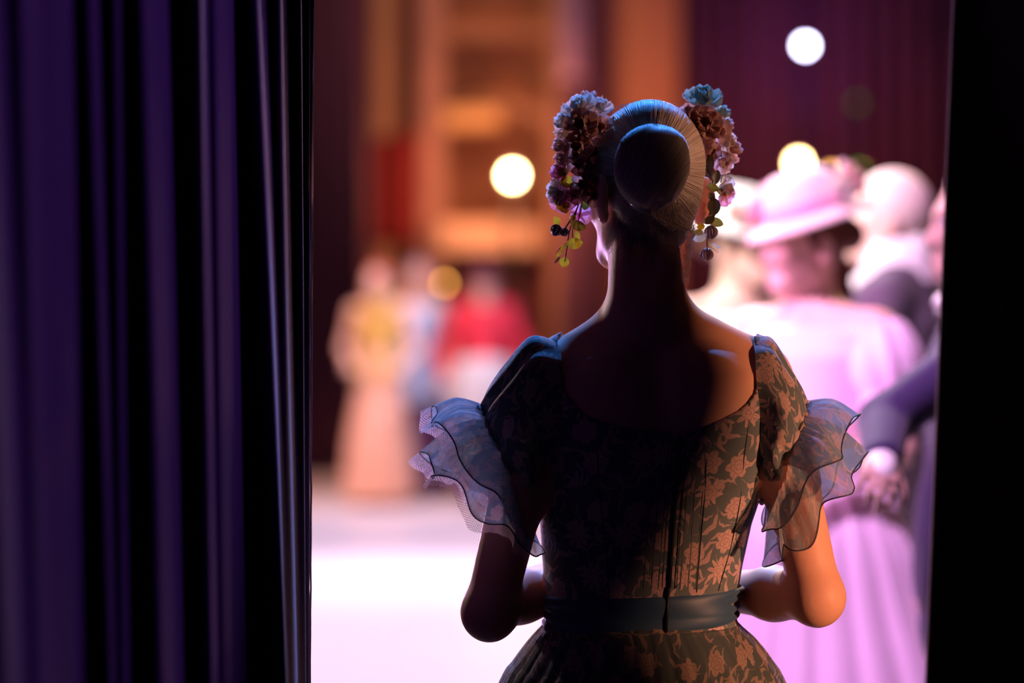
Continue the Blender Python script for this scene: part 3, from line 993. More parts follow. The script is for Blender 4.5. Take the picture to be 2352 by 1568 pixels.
HEADM = rotz(R(30)) @ rotx(R(-3))
HC = P(1487, 408, 0.035)
shL, shR = P(1262, 880, 0.0), P(1748, 876, 0.01)
elL, elR = P(1124, 1402, -0.045), P(1876, 1368, -0.055)
wrL, wrR = P(1342, 1300, 0.185), P(1580, 1352, 0.20)
NK0, NK1 = P(1487, 730, -0.004), P(1478, 540, 0.030)


def torso_prims(F, g=0.0):
    F.loft(TORSO, k=0.02, g=g)
    for px, tilt in ((1396, -1), (1630, 1)):
        F.ell(P(px, 935, -.056), (.046, .024, .074), rotz(0) @ np.array([[math.cos(.25 * tilt), 0, -math.sin(.25 * tilt)], [0, 1, 0], [math.sin(.25 * tilt), 0, math.cos(.25 * tilt)]]), k=0.05, g=g)
    # shoulder girdle and trapezius
    F.cone(P(1487, 806, 0.006), P(1284, 852, 0.006), .046, .031, k=0.05, g=g)
    F.cone(P(1487, 806, 0.006), P(1728, 848, 0.006), .046, .031, k=0.05, g=g)
    F.cone(P(1470, 735, .006), P(1300, 822, .008), .034, .022, k=0.045, g=g)
    F.cone(P(1512, 735, .006), P(1718, 818, .008), .034, .022, k=0.045, g=g)


F = Field((-0.12, -0.21, -0.02), (0.52, 0.36, 1.74), 0.0046)
torso_prims(F)
# bust, hips, legs
for sx in (-1, 1):
    F.ell(P(1490 + sx * 100, 1040, 0.085), (.062, .050, .060), k=0.03)
HX = P(1470, 1500)[0]
F.ell((HX, 0.03, 0.845), (.160, .108, .09), k=0.04)
for sx in (-1, 1):
    F.cone((HX + sx * .085, .035, .86), (HX + sx * .085, .035, .47), .082, .052, k=0.03)
    F.cone((HX + sx * .085, .035, .47), (HX + sx * .08, .00, .09), .054, .034, k=0.02)
    F.cone((HX + sx * .08, .00, .09), (HX + sx * .08, -.025, .045), .034, .030, k=0.02)
    F.cone((HX + sx * .08, .0, .045), (HX + sx * .095, .14, .022), .036, .022, k=0.02)
# scapulae, spine
F.cone(P(1497, 740, -.073), P(1520, 1000, -.121), .008, .008, k=0.035, mode='cut')
# neck with nape tendons
F.cone(NK0, NK1, .0565, .0500, k=0.03)
F.cone(P(1440, 700, -.030), P(1446, 540, -.010), .022, .020, k=0.02)
F.cone(P(1532, 700, -.030), P(1520, 540, -.006), .022, .020, k=0.02)
F.cone(P(1489, 760, -.03), P(1486, 700, -.036), .026, .016, k=0.03)
# arms
for sh, el, wr, s in ((shL, elL, wrL, -1), (shR, elR, wrR, 1)):
    F.ell(sh, (.038, .042, .042), k=0.03)
    mid = sh * .55 + el * .45 + np.array([s * .004, -.004, 0])
    F.cone(sh, mid, .039, .0395, k=0.03)
    F.cone(mid, el, .0395, .0350, k=0.02)
    F.ell(el + np.array([0, -.008, -.008]), (.030, .028, .032), k=0.02)
    fm = el * .68 + wr * .32
    F.cone(el, fm, .0350, .0365, k=0.02)
    F.cone(fm, wr, .0365, .0235, k=0.02)
    d = wr - el; d /= np.linalg.norm(d)
    d2 = d + np.array([-s * .5, 0.1, 0.0])
    add_hand(F, wr, d2, (-s * .4, -.8, -.5), -s, 0.95, 0.55)
add_head(F, HC, HEADM, 1.0)
V, Q = F.nets()
BODY_V, BODY_Q = V, Q
body = link('body', mesh_np('body', V, Q), dancer, SKIN)
add_eyes(HC, HEADM, 1.0, body)
# ballet shoes
SHOEM = plain('shoe_satin', (0.55, 0.36, 0.34), 0.4)
for sx in (-1, 1):
    Fs = Field((HX + sx * .09 - .07, -.09, -.01), (HX + sx * .09 + .07, .20, .09), 0.004)
    Fs.cone((HX + sx * .08, -.020, .040), (HX + sx * .095, .14, .026), .038, .026, k=0.02)
    v_, q_ = Fs.nets()
    v_[:, 2] = np.clip(v_[:, 2], 0.002, 0.056)
    link('ballet_shoe', mesh_np('ballet_shoe', v_, q_), dancer, SHOEM)

# ------------------------------------------------------------------ the dress
# bodice: the torso's own field, inflated, with the neckline cut out of it
NB = [(1300, 640), (1283, 770), (1284, 840), (1300, 905), (1338, 948), (1378, 966), (1470, 985), (1560, 996), (1606, 981), (1655, 962), (1702, 938), (1731, 912), (1744, 884), (1746, 830), (1742, 770), (1725, 640)]
NF = [(1300, 640), (1290, 770), (1300, 860), (1340, 930), (1420, 950), (1500, 962), (1580, 950), (1680, 930), (1730, 860), (1738, 770), (1725, 640)]


def poly_sd(poly, xs, zs):
    Pn = np.array(poly)
    Xg, Zg = np.meshgrid(xs, zs, indexing='ij')
    d = np.full(Xg.shape, 1e9); ins = np.zeros(Xg.shape, bool)
    n = len(Pn)
    for i in range(n):
        a, b = Pn[i], Pn[(i + 1) % n]
        e = b - a
        t = np.clip(((Xg - a[0]) * e[0] + (Zg - a[1]) * e[1]) / (e @ e + 1e-12), 0, 1)
        d = np.minimum(d, np.hypot(Xg - a[0] - t * e[0], Zg - a[1] - t * e[1]))
        c = (a[1] > Zg) != (b[1] > Zg)
        xi = a[0] + (Zg - a[1]) / (e[1] + 1e-12) * e[0]
        ins ^= c & (Xg < xi)
    return np.where(ins, -d, d)


F = Field((-0.02, -0.15, Z(1465)), (0.44, 0.18, Z(740)), 0.0035)
torso_prims(F, 0.006)
for sx in (-1, 1):
    F.ell(P(1490 + sx * 100, 1040, 0.085), (.062, .050, .060), k=0.03, g=.006)
sb = poly_sd([(P(a, b, -.085)[0], P(a, b, -.085)[2]) for a, b in NB], F.ax[0], F.ax[2])
sf = poly_sd([(P(a, b, .08)[0], P(a, b, .08)[2]) for a, b in NF], F.ax[0], F.ax[2])
wgt = np.clip((F.ax[1] - 0.0) / 0.02 + .5, 0, 1)[None, :, None]
cut = sb[:, None, :] * (1 - wgt) + sf[:, None, :] * wgt
F.D = np.maximum(F.D, -cut).astype(np.float32)
# arm holes
for sh, s in ((shL, -1), (shR, 1)):
    F.D = np.maximum(F.D, (s * (F.ax[0] - (sh[0] + s * .022)))[:, None, None]).astype(np.float32)
F.D = np.maximum(F.D, (Z(1452) - F.ax[2])[None, None, :]).astype(np.float32)
V, Q = F.nets()
cx = tor(V[:, 2], 1); cyv = tor(V[:, 2], 2)
ang = np.arctan2(V[:, 0] - cx, -(V[:, 1] - cyv))
uv = np.stack([ang * 0.135, V[:, 2]], -1)
dress = link('dress', mesh_np('dress', V, Q, uv), dancer, DRESS)
dress['label'] = 'floral bodice with low scooped back'


def dpart(name, geo, mat, smooth=True, label=None):
    v, f = geo
    o = link(name, mesh(name, v, f, smooth), dress, mat)
    if label: o['label'] = label
    return o


PLAINC = plain('tuck_cotton', (0.150, 0.150, 0.150), 0.8, 0.3, 90)
from mathutils.bvhtree import BVHTree
_dt = BVHTree.FromPolygons([Vector(tuple(map(float, x))) for x in V], [tuple(map(int, q)) for q in Q])


def on_back(px, py, g=0.0068):
    """point on the finished bodice, lifted by what g adds to the cloth's thickness"""
    o = Vector(CAM); d = Vector(P(px, py, 0)) - o; d.normalize()
    h = _dt.ray_cast(o, d)
    p = np.array(h[0]) if h[0] is not None else P(px, py, -.085)
    return p + np.array([0, -1.0, 0]) * (g - .0066)


# zip and seams
zp = [on_back(px, py, .0080) for px, py in ((1560, 1000), (1557, 1060), (1552, 1130), (1547, 1200), (1541, 1290), (1537, 1350))]
dpart('zipper', tube_geo(zp, .0028, 8), ZIPM)
zl = [np.array([P(a, b, -.092)[0], -.0812, P(a, b, -.092)[2]]) for a, b in ((1537, 1350), (1534, 1400), (1531, 1455))]
dpart('zipper', tube_geo([q - np.array([0, .0005, 0]) for q in zl], .0022, 8), ZIPM)
for off in (-.010, .010):
    dpart('zip_stitching', tube_geo([p + np.array([off, .0008, 0]) for p in zp], .0007, 5), HEMM)
for pl in (((1375, 968), (1373, 1060), (1380, 1160), (1392, 1260), (1398, 1370)), ((1722, 925), (1716, 1000), (1708, 1060), (1700, 1150), (1680, 1250), (1650, 1356)),
           ((1620, 976), (1622, 1060), (1617, 1160), (1608, 1260), (1600, 1360))):
    dpart('seam', tube_geo(catmull([on_back(a, b, .0068) for a, b in pl], 24), .0008, 5), HEMM)
dpart('seam', tube_geo([on_back(a, b, .0068) for a, b in ((1747, 903), (1756, 899), (1764, 897))], .0008, 5), HEMM)
for o_ in (-58, -40, -24, 26, 44, 62):
    pk = [on_back(px + o_, py, .0062) for px, py in ((1558, 1030), (1552, 1130), (1547, 1200), (1541, 1290), (1536, 1352))]
    dpart('pintuck', tube_geo(catmull(pk, 20), .0009, 6), PLAINC)
# neckline binding
nl = [np.array(on_back(a, b, .0072)) for a, b in ((1302, 906), (1338, 947), (1378, 965), (1470, 984), (1558, 995), (1606, 980), (1655, 961), (1702, 937), (1730, 912))]
dpart('neckline_binding', tube_geo(catmull(nl, 60), .0012, 6), HEMM)

# sash
G, UV = [], []
nth = 160
for i, t in enumerate(np.linspace(0, 1, 26)):
    row = []
    for j in range(nth):
        th = 2 * PI * j / nth
        cs, sn = math.cos(th), math.sin(th)
        pyc = 1356 - 9 * cs + t * (72 + 14 * max(0, -sn) - 4 * cs)
        z = Z(pyc, 0.0) + .004 * sn * 0
        a, b = tor(z, 3) + .0105, tor(z, 4) + .0105
        e = 2 / 2.25
        wr = .0012 * math.sin(t * 13 + 3.0 * math.sin(th * 2.0 + 1) + 2 * math.sin(th * 5)) * (.5 + .5 * math.sin(th * 3 + 2)) + .0022 * math.sin(t * 5 - th * 4 + 1) * (0.4 + .6 * abs(cs)) + .003 * math.exp(-((abs(cs) - 1) / .12) ** 2) * math.sin(t * 22)
        edge = -.004 * (abs(t - .5) * 2) ** 6
        row.append([tor(z, 1) + (a + wr + edge) * math.copysign(abs(cs) ** e, cs), tor(z, 2) + (b + wr + edge) * math.copysign(abs(sn) ** e, sn), z])
    G.append(row)
sash = link('sash', grid_mesh('sash', G, closed=True), dress, SATIN)
sash['label'] = 'dark teal satin waist sash'

# sleeves and ruffles: rings given by their upper and lower point


def ring_surface(name, rings, nu, nth, fold, uvr=0.11, seed=0, phase=0.0, thick=0.0):
    """rings: (A, B, half width across); fold(t, th) -> (radial, along) displacement in metres"""
    K = np.array([np.concatenate([A, B, [wd, yo]]) for A, B, wd, yo in rings])
    S_ = catmull(K, nu)
    cen = (S_[:, :3] + S_[:, 3:6]) / 2
    G = np.zeros((nu, nth, 3)); UVg = np.zeros((nu, nth, 2)); ln = 0
    for i in range(nu):
        A, B, wd, yo = S_[i, :3], S_[i, 3:6], S_[i, 6], S_[i, 7]
        C = (A + B) / 2; e1 = (A - B) / 2
        ax = cen[min(i + 1, nu - 1)] - cen[max(i - 1, 0)]; ax /= np.linalg.norm(ax) + 1e-9
        e2 = np.array([0, -1.0, 0]); e2 = e2 * wd
        if i: ln += np.linalg.norm(cen[i] - cen[i - 1])
        t = i / (nu - 1)
        for j in range(nth):
            th = 2 * PI * j / nth
            rd = e1 * math.cos(th) + e2 * math.sin(th)
            n = rd / (np.linalg.norm(rd) + 1e-9)
            fr, fa = fold(t, th)
            G[i, j] = C + np.array([0, yo, 0]) + rd + n * fr + ax * fa
            UVg[i, j] = (th * uvr, ln * 1.3)
    return grid_mesh(name, G, closed=True, uv=UVg), G, UVg


def W(a, b, Y=-0.005): return P(a, b, Y)


def puff_fold(s):
    def f(t, th):
        e = math.sin(PI * t)
        return (.0035 * math.sin(9 * th + s) * (.4 + t * .8) + .0025 * math.sin(17 * th + 2 * s + 3 * t) * t + .004 * math.sin(3 * th + s + 4 * t) * e,
                .003 * math.sin(13 * th + s) * t)
    return f


rL = [(W(1288, 790), W(1290, 1090), .064, .0), (W(1222, 778), W(1250, 1105), .070, -.004), (W(1165, 838), W(1236, 1140), .078, -.008), (W(1122, 892), W(1228, 1165), .070, -.006), (W(1103, 935), W(1222, 1180), .054, -.004)]
rR = [(W(1728, 782), W(1728, 1085), .064, .0), (W(1770, 780), W(1738, 1108), .070, -.004), (W(1812, 838), W(1744, 1128), .076, -.008), (W(1838, 886), W(1748, 1140), .068, -.006), (W(1852, 930), W(1750, 1148), .054, -.004)]
for nm, rg, s in (('left', rL, 0.3), ('right', rR, 1.7)):
    me, G, UVg = ring_surface('puff_sleeve', rg, 34, 150, puff_fold(s))
    link('puff_sleeve', me, dress, SLEEVE)
    # gathered band where the ruffle is stitched on
    gr = [G[-1][j] for j in range(0, 150, 3)]
    crinkle = [p + np.array([random.uniform(-.002, .002), random.uniform(-.002, .002), random.uniform(-.002, .002)]) for p in gr]
    crinkle.append(crinkle[0])
    dpart('gathered_band', tube_geo(crinkle, [.0042 + .0018 * math.sin(k * 2.1) for k in range(len(crinkle))], 8), SLEEVE)


def ruffle(base, edge, nw, amp, seed, net=None, bulge=.012, uvr=.16, jag=0.0):
    rnd = random.Random(seed)
    ph = [rnd.uniform(0, 6.28) for _ in range(6)]
    A0, B0, w0, y0 = base; A1, B1, w1, y1 = edge
    mid = (A0 * .5 + A1 * .5 + np.array([0, 0, bulge]), B0 * .5 + B1 * .5 + np.array([0, 0, -bulge * .3]), (w0 + w1) / 2 + bulge * .4, (y0 + y1) / 2)

    def f(t, th):
        a = amp * t ** 0.9
        wv = math.sin(nw * th + ph[0] + .8 * math.sin(2 * th + ph[1]))
        wv2 = math.sin((nw * 2 + 1) * th + ph[2])
        fine = math.sin(41 * th + ph[3]) * math.exp(-t * 3.0) * .0028 + math.sin(29 * th + ph[4]) * .0012 * math.exp(-t * 1.5)
        return a * wv + .28 * a * wv2 + fine, .75 * a * math.sin(nw * th + ph[0] + 1.5) + .3 * a * math.sin((nw + 2) * th + ph[5])
    nth = 300
    me, G, UVg = ring_surface('ruffle', [base, mid, edge], 26, nth, f, uvr=uvr)
    o = link('ruffle', me, dress, ORGANZA)
    rim = [G[-1][j] for j in range(nth)]; rim.append(rim[0])
    dpart('ruffle_hem', tube_geo(rim, .00105, 6), HEMM)
    if net:
        a0, a1, ext = net
        js = [j % nth for j in range(int(a0 / (2 * PI) * nth), int(a1 / (2 * PI) * nth) + 1)]
        Gn, Un = [], []
        for k, t in enumerate((-.25, 0.0, .5, 1.0)):
            row, ur = [], []
            for q, j in enumerate(js):
                dr = G[-1][j] - G[-4][j]; dr /= np.linalg.norm(dr) + 1e-9
                nn = .003 * math.sin(q * .9)
                st = 0.006 * math.sin(q * .35) * t
                row.append(G[-1][j] + dr * (ext * t + st * .4) + np.array([0, .003 + nn * t, 0]))
                ur.append((q * .0022, t * ext))
            Gn.append(row); Un.append(ur)
        link('net_trim', grid_mesh('net_trim', Gn, uv=Un), dress, NET)
    return G


# left arm: two tiers
ruffle((W(1103, 930), W(1222, 1172), .050, -.004), (W(992, 950), W(1190, 1200, -.02), .098, -.012), 6, .010, 5, net=(-1.4, 2.2, .020))
ruffle((W(1108, 965), W(1218, 1185), .050, -.002), (W(978, 1052), W(1232, 1262, -.02), .112, -.008), 6, .011, 12, net=(-1.5, 2.6, .020))
# right arm: two tiers
ruffle((W(1852, 925), W(1762, 1138), .050, -.004), (W(1958, 962), W(1742, 1225, -.02), .088, -.014), 5, .011, 3)
ruffle((W(1848, 955), W(1766, 1146), .050, -.002), (W(1976, 1055), W(1768, 1288, -.02), .096, -.008), 6, .013, 21, net=(-1.6, -.4, .010))

# skirt: underskirt and a sheer printed overskirt


def skirt(name, g, mat, folds, amp, seed):
    rnd = random.Random(seed)
    ph = [rnd.uniform(0, 6.28) for _ in range(5)]
    rows = [(1410, 1272, 1680, .100), (1436, 1246, 1702, .114), (1470, 1216, 1738, .135), (1520, 1180, 1775, .160), (1575, 1146, 1806, .180)]
    K = []
    for py, xl, xr, b in rows:
        a, c = P(xl, py, .02), P(xr, py, .02)
        K.append([a[2], (a[0] + c[0]) / 2, (c[0] - a[0]) / 2, b])
    zb = K[-1][0]
    K += [[.70, K[-1][1], .275, .245], [.50, K[-1][1], .34, .31], [.27, K[-1][1], .41, .37]]
    Sx = catmull(K, 70)
    G, UVg = [], []
    n = 420
    for i, (z, cx_, a, b) in enumerate(Sx):
        t = i / 69
        row, ur = [], []
        for j in range(n):
            th = 2 * PI * j / n
            s1 = min(1, .12 + t * 2.0)
            am = amp * s1
            wv = .55 * math.sin(folds * th + ph[0] + 1.1 * math.sin(3 * th + ph[1])) + .35 * math.sin((folds * 2 + 3) * th + ph[2]) * math.exp(-t * 2) + .3 * math.sin((folds // 2) * th + ph[3]) * t * 2
            rr = 1 + 0 * t
            row.append([cx_ + (a + g + am * wv) * math.cos(th), .02 + (b + g + am * wv) * math.sin(th), z - (.006 * math.sin(th) * -1 if i < 8 else 0)])
            ur.append(((th - 4.712) * (.145 + t * .22), z * 1.05))
        G.append(row); UVg.append(ur)
    return link(name, grid_mesh(name, G, closed=True, uv=UVg), dress, mat)


skirt('underskirt', -.012, UNDERSK, 40, .0028, 1)
skirt('overskirt', .0, OVERSK, 38, .0038, 2)
# ------------------------------------------------------------------ hair: cap, strands, bun
hair_root = None
HL = lambda x, y, z: HC + HEADM @ np.array([x, y, z])
CR = np.array([.0745, .0940, .0935]); CO = np.array([0, -.005, .018])      # hair shell ellipsoid in head space


def shell(dirs, off=0.0):
    """points of the hair shell along unit directions in head space"""
    d = np.asarray(dirs, float)
    k = 1.0 / np.sqrt(((d / (CR + off)) ** 2).sum(-1, keepdims=True))
    return CO + d * k


F = Field(HC - .15, HC + .15, 0.0032)
F.ell(HL(*CO), CR - .0015, HEADM, k=0)
F.cone(HL(-.036, -.050, -.04), HL(-.034, -.034, -.078), .038, .032, k=0.03)
F.cone(HL(.000, -.056, -.04), HL(.002, -.040, -.078), .038, .032, k=0.03)
F.ell(P(1384, 392, .022), (.024, .036, .062), k=0.03)
Xg = F.ax[0][:, None, None] - HC[0]; Yg = F.ax[1][None, :, None] - HC[1]; Zg = F.ax[2][None, None, :] - HC[2]
lx = Xg * HEADM[0, 0] + Yg * HEADM[1, 0] + Zg * HEADM[2, 0]
ly = Xg * HEADM[0, 1] + Yg * HEADM[1, 1] + Zg * HEADM[2, 1]
lz = Xg * HEADM[0, 2] + Yg * HEADM[1, 2] + Zg * HEADM[2, 2]
# hairline: up over the forehead, round the ears, down to the nape
pl = (ly - .058 - .55 * (lz - .06)) * .87
earcut = np.where(lx > 0, .031 - np.sqrt((ly - .002) ** 2 + ((lz + .040) * .85) ** 2), .020 - np.sqrt((ly - .004) ** 2 + ((lz + .066) * .85) ** 2)) - np.maximum(0, .058 - np.abs(lx)) * 2
low = (-.104 - lz) + .7 * np.maximum(0, np.abs(lx) - .015) + np.maximum(0, ly + .045) * .6
F.D = np.maximum(np.maximum(np.maximum(F.D, pl), earcut), low).astype(np.float32)
V, Q = F.nets()
V_CAP, Q_CAP = V, Q
hair = link('hair', mesh_np('hair', V, Q), dancer, HAIRM)
hair['label'] = 'smooth blonde hair swept back into a bun'

# bun: an egg hanging on the back of the head
BC = P(1497, 384, -0.098)
BN = np.array([[1, 0, 0], [0, 1, 0], [0, 0, 1.0]])


def bun_r(th, ph):
    """th from the top, ph around z -> radius scale"""
    return 1.0 + .03 * math.sin(ph * 2 + th * 3) + .004 * math.sin(9 * ph + 5 * th) * math.sin(th)


nb, mb = 72, 48
G = []
for i in range(nb):
    th = PI * (i + .5) / nb
    row = []
    for j in range(mb):
        ph = 2 * PI * j / mb
        zc = math.cos(th); rs = math.sin(th)
        w_ = .0535 * (1 + .05 * zc) if zc > 0 else .0535 * (1 - .10 * zc * zc * 1.3)
        zz = .0575 * zc + (.003 * math.sin(4 * ph) if i > nb * .8 else 0)
        r = bun_r(th, ph)
        wave = .0022 * math.sin(5 * ph + 1.0) * max(0, -zc)
        row.append(BC + np.array([w_ * rs * math.cos(ph) * r + .003 * zc, .046 * rs * math.sin(ph) * r, zz * r - wave]))
    G.append(row)
bunm = grid_mesh('bun', G, closed=True)
link('bun', bunm, hair, HAIRM)


def curves_obj(name, strands, rad, parent, mat, tip=0.5):
    hc = bpy.data.hair_curves.new(name)
    hc.add_curves([len(s) for s in strands])
    pts = np.concatenate(strands).astype(np.float32)
    hc.attributes['position'].data.foreach_set('vector', pts.ravel()) if 'position' in hc.attributes else hc.points.foreach_set('position', pts.ravel())
    ra = hc.attributes.get('radius') or hc.attributes.new('radius', 'FLOAT', 'POINT')
    r = np.concatenate([np.linspace(1, tip, len(s)) * rad for s in strands]).astype(np.float32)
    ra.data.foreach_set('value', r)
    hc.update_tag()
    o = link(name, hc, parent, None)
    hc.materials.append(mat)
    o['kind'] = 'stuff'
    return o


from mathutils.bvhtree import BVHTree
_ht = BVHTree.FromPolygons([Vector(tuple(map(float, x))) for x in V_CAP], [tuple(map(int, q)) for q in Q_CAP])


# strands swept over the shell from the hairline to the bun
bd_ = HEADM.T @ (BC - HL(*CO)); bd_ /= np.linalg.norm(bd_)
t1 = np.cross(bd_, [0, 0, 1.0]); t1 /= np.linalg.norm(t1); t2 = np.cross(t1, bd_)
rg = np.random.default_rng(5)
ST = []
for i in range(8000):
    ph = rg.uniform(0, 2 * PI)
    dirn = t1 * math.cos(ph) + t2 * math.sin(ph)
    end = rg.uniform(.55, 1.0) ** .5
    up = dirn[2]
    amax = 1.95
    amax *= end
    amin = .38
    n = 16
    a = np.linspace(amax, amin, n)
    wob = rg.normal(0, .012) + .010 * math.sin(ph * 23)
    ph_ = ph + wob * np.sin(np.linspace(0, PI, n)) * 1.3
    d = bd_[None] * np.cos(a)[:, None] + (t1[None] * np.cos(ph_)[:, None] + t2[None] * np.sin(ph_)[:, None]) * np.sin(a)[:, None]
    clump = .0016 * math.sin(ph * 57) + rg.normal(0, .0005)
    pts = shell(d, .0008 + clump * .5)
    # skip what would run over face or ear
    qx, qy, qz = pts[:, 0], pts[:, 1], pts[:, 2]
    bad = (qy > .058 + .55 * (qz - .06)) | (qz < -.100 + .7 * np.maximum(0, np.abs(qx) - .015) + np.maximum(0, qy + .045) * .6)
    bad |= (qx > .050) & ((qy - .002) ** 2 + ((qz + .040) * .85) ** 2 < .029 ** 2)
    bad |= (qx < -.050) & ((qy - .004) ** 2 + ((qz + .066) * .85) ** 2 < .018 ** 2)
    if bad.any(): pts = pts[np.nonzero(bad)[0].max() + 1:]
    if len(pts) < 3: continue
    row = HC + pts @ HEADM.T
    off = .0004 + abs(clump) * .5
    for k_ in range(len(row)):
        h_ = _ht.find_nearest(Vector(row[k_]))
        if h_[0] is not None: row[k_] = np.array(h_[0]) + np.array(h_[1]) * off
    ST.append(row)
curves_obj('hair_strands', ST, .00038, hair, STRAND)
# strands wound over the bun
ST = []
tw_ = R(24)
for i in range(4200):
    c = rg.uniform(-.93, .93)
    a0 = rg.uniform(-.5, 2.4); sp = rg.uniform(.6, 1.4)
    n = 12
    aa = a0 + np.linspace(0, 1, n) * sp
    cc = c + .10 * np.sin(aa * 1.3 + c * 2) + rg.normal(0, .01)
    cc = np.clip(cc, -.97, .97)
    sr_ = np.sqrt(1 - cc * cc)
    x, y, z = cc, -np.sin(aa) * sr_, np.cos(aa) * sr_
    x, z = x * math.cos(tw_) + z * math.sin(tw_), -x * math.sin(tw_) + z * math.cos(tw_)
    th = np.arccos(np.clip(z, -1, 1)); ph = np.arctan2(y, x)
    row = []
    lift = .006 + rg.uniform(0, .012)
    for a, b in zip(th, ph):
        zc, rs = math.cos(a), math.sin(a)
        w_ = .0535 * (1 + .05 * zc) if zc > 0 else .0535 * (1 - .13 * zc * zc)
        r = bun_r(a, b) + lift
        row.append(BC + np.array([w_ * rs * math.cos(b) * r + .003 * zc, .046 * rs * math.sin(b) * r, .0575 * zc * r]))
    ST.append(np.array(row))
curves_obj('bun_strands', ST, .00022, hair, STRAND)
# true surface of nape and neck, for the short hair that lies on it
from mathutils.bvhtree import BVHTree
_sv = [Vector(tuple(map(float, x))) for x in BODY_V]
_bt = BVHTree.FromPolygons(_sv, [tuple(map(int, q)) for q in BODY_Q])
_ht = BVHTree.FromPolygons([Vector(tuple(map(float, x))) for x in V_CAP], [tuple(map(int, q)) for q in Q_CAP])


def surf(px, py, off=.0012):
    o = Vector(CAM); d = Vector(P(px, py, 0)) - o; d.normalize()
    best = None
    for t in (_bt, _ht):
        h = t.ray_cast(o, d)
        if h[0] is not None and (best is None or h[3] < best[3]): best = h
    return np.array(best[0]) + np.array(best[1]) * off if best else None


# nape hair swept up to the bun, wisps and fly-aways
ST = []
for i in range(2200):
    u = rg.uniform(-1, 1)
    px = 1480 + u * 94; py = 606 - 40 * abs(u) - 110 * rg.uniform(0, 1) ** 1.0 + 14 * math.sin(px * .11)
    px1 = 1494 + u * 62; py1 = rg.uniform(462, 490)
    row = []
    lift = rg.uniform(.0004, .0022)
    for t in np.linspace(0, 1, 8):
        q = surf(px + (px1 - px) * t + 3 * math.sin(t * 3 + i), py + (py1 - py) * t, .0003 + lift * t)
        if q is not None and q[1] < .03: row.append(q)
    if len(row) > 4: ST.append(np.array(row[::-1]))
for i in range(110):      # loose curling wisps
    px = rg.uniform(1400, 1572); py = rg.uniform(520, 600)
    u = (px - 1480) / 95
    q = surf(px, py, .001)
    if q is None: continue
    row = []
    a, L = rg.uniform(0, 6.28), rg.uniform(.008, .040)
    amp = rg.uniform(.0008, .003)
    for t in np.linspace(0, 1, 14):
        row.append(q + np.array([amp * math.sin(a + t * 7) + u * .010 * t, -.004 * math.sin(PI * t), -L * t]))
    ST.append(np.array(row))
for i in range(110):      # curly edge hair by the right side of the neck
    py = rg.uniform(500, 640); q = P(1588 - (py - 500) * .14, py, .0)
    row = []
    a = rg.uniform(0, 6.28)
    for t in np.linspace(0, 1, 16):
        row.append(q + np.array([.004 * math.sin(a + t * 9) + .004 * t, .003 * math.cos(a + 8 * t), -.014 * t + .004 * math.cos(a + t * 9)]))
    ST.append(np.array(row))
for i in range(70):      # fly-aways over the crown
    px = rg.uniform(1395, 1590)
    q = P(px, 236 + ((px - 1488) / 100) ** 2 * 34, .03)
    row = []
    a = rg.uniform(-1, 1); h = rg.uniform(.001, .006)
    for t in np.linspace(0, 1, 12):
        row.append(q + np.array([a * .03 * t, 0, h * math.sin(PI * t) - abs(a) * .006 * t]))
    ST.append(np.array(row))
curves_obj('nape_wisps', ST, .00020, hair, STRAND, .3)

# ------------------------------------------------------------------ flowers and sprigs in the hair
PET = {}
PET['blush'] = thin_mat('blush_petal', (0.74, 0.50, 0.47), .6, .5, (0.72, 0.52, 0.50))
PET['white'] = thin_mat('white_petal', (0.86, 0.78, 0.75), .6, .5, (0.62, 0.60, 0.52))
PET['pink'] = thin_mat('pink_petal', (0.80, 0.34, 0.52), .6, .55, (0.80, 0.45, 0.58))
PET['sage'] = thin_mat('sage_petal', (0.44, 0.60, 0.52), .6, .4, (0.50, 0.62, 0.56))
PET['rust'] = thin_mat('dusky_and_shaded_petal', (0.56, 0.29, 0.24), .6, .4, (0.50, 0.28, 0.22))  # dusky rose, also the darkened tone of left flowers lying in shade
LEAFG = thin_mat('olive_leaf', (0.20, 0.18, 0.02), .4, .45, (0.30, 0.24, 0.03))
LEAFY = thin_mat('gold_leaf', (0.60, 0.44, 0.02), .4, .45, (0.36, 0.30, 0.02))
LEAFD = thin_mat('dark_leaf', (0.06, 0.055, 0.035), .35, .15, (0.10, 0.08, 0.05))
BUDM = thin_mat('purple_bud', (0.14, 0.06, 0.16), .4, .25, (0.30, 0.20, 0.12))
STEMM = plain('sprig_stem', (0.10, 0.05, 0.03), .6)
STAM = plain('stamen', (0.50, 0.38, 0.12), .6)


def petal_mesh(name, L, Wd, cup, ruf, seed):
    n, m = 8, 9
    G = []
    for i in range(n):
        t = i / (n - 1)
        wdt = Wd * 1.15 * (math.sin(PI * (t * .78 + .10)) ** .6) * (.30 + .80 * t) + .0006
        if i == n - 1: wdt *= .85
        row = []
        for j in range(m):
            u = j / (m - 1) * 2 - 1
            z = cup * (u * u * .6) * Wd + cup * L * .55 * t * t + ruf * math.sin(u * 9 + seed) * t * .002 + .001 * math.sin(u * 23 + seed) * t * ruf * .4
            row.append([u * wdt * .5, L * (t - .10 * u * u * t), z])
        G.append(row)
    me = grid_mesh(name, G)
    return me


def basis(nv, spin=0.0):
    n = np.asarray(nv, float); n /= np.linalg.norm(n)
    a = np.cross(n, [0, .2, 1.0]); a /= np.linalg.norm(a)
    b = np.cross(n, a)
    c, s = math.cos(spin), math.sin(spin)
    return np.stack([a * c + b * s, -a * s + b * c, n], -1)


PM = {}


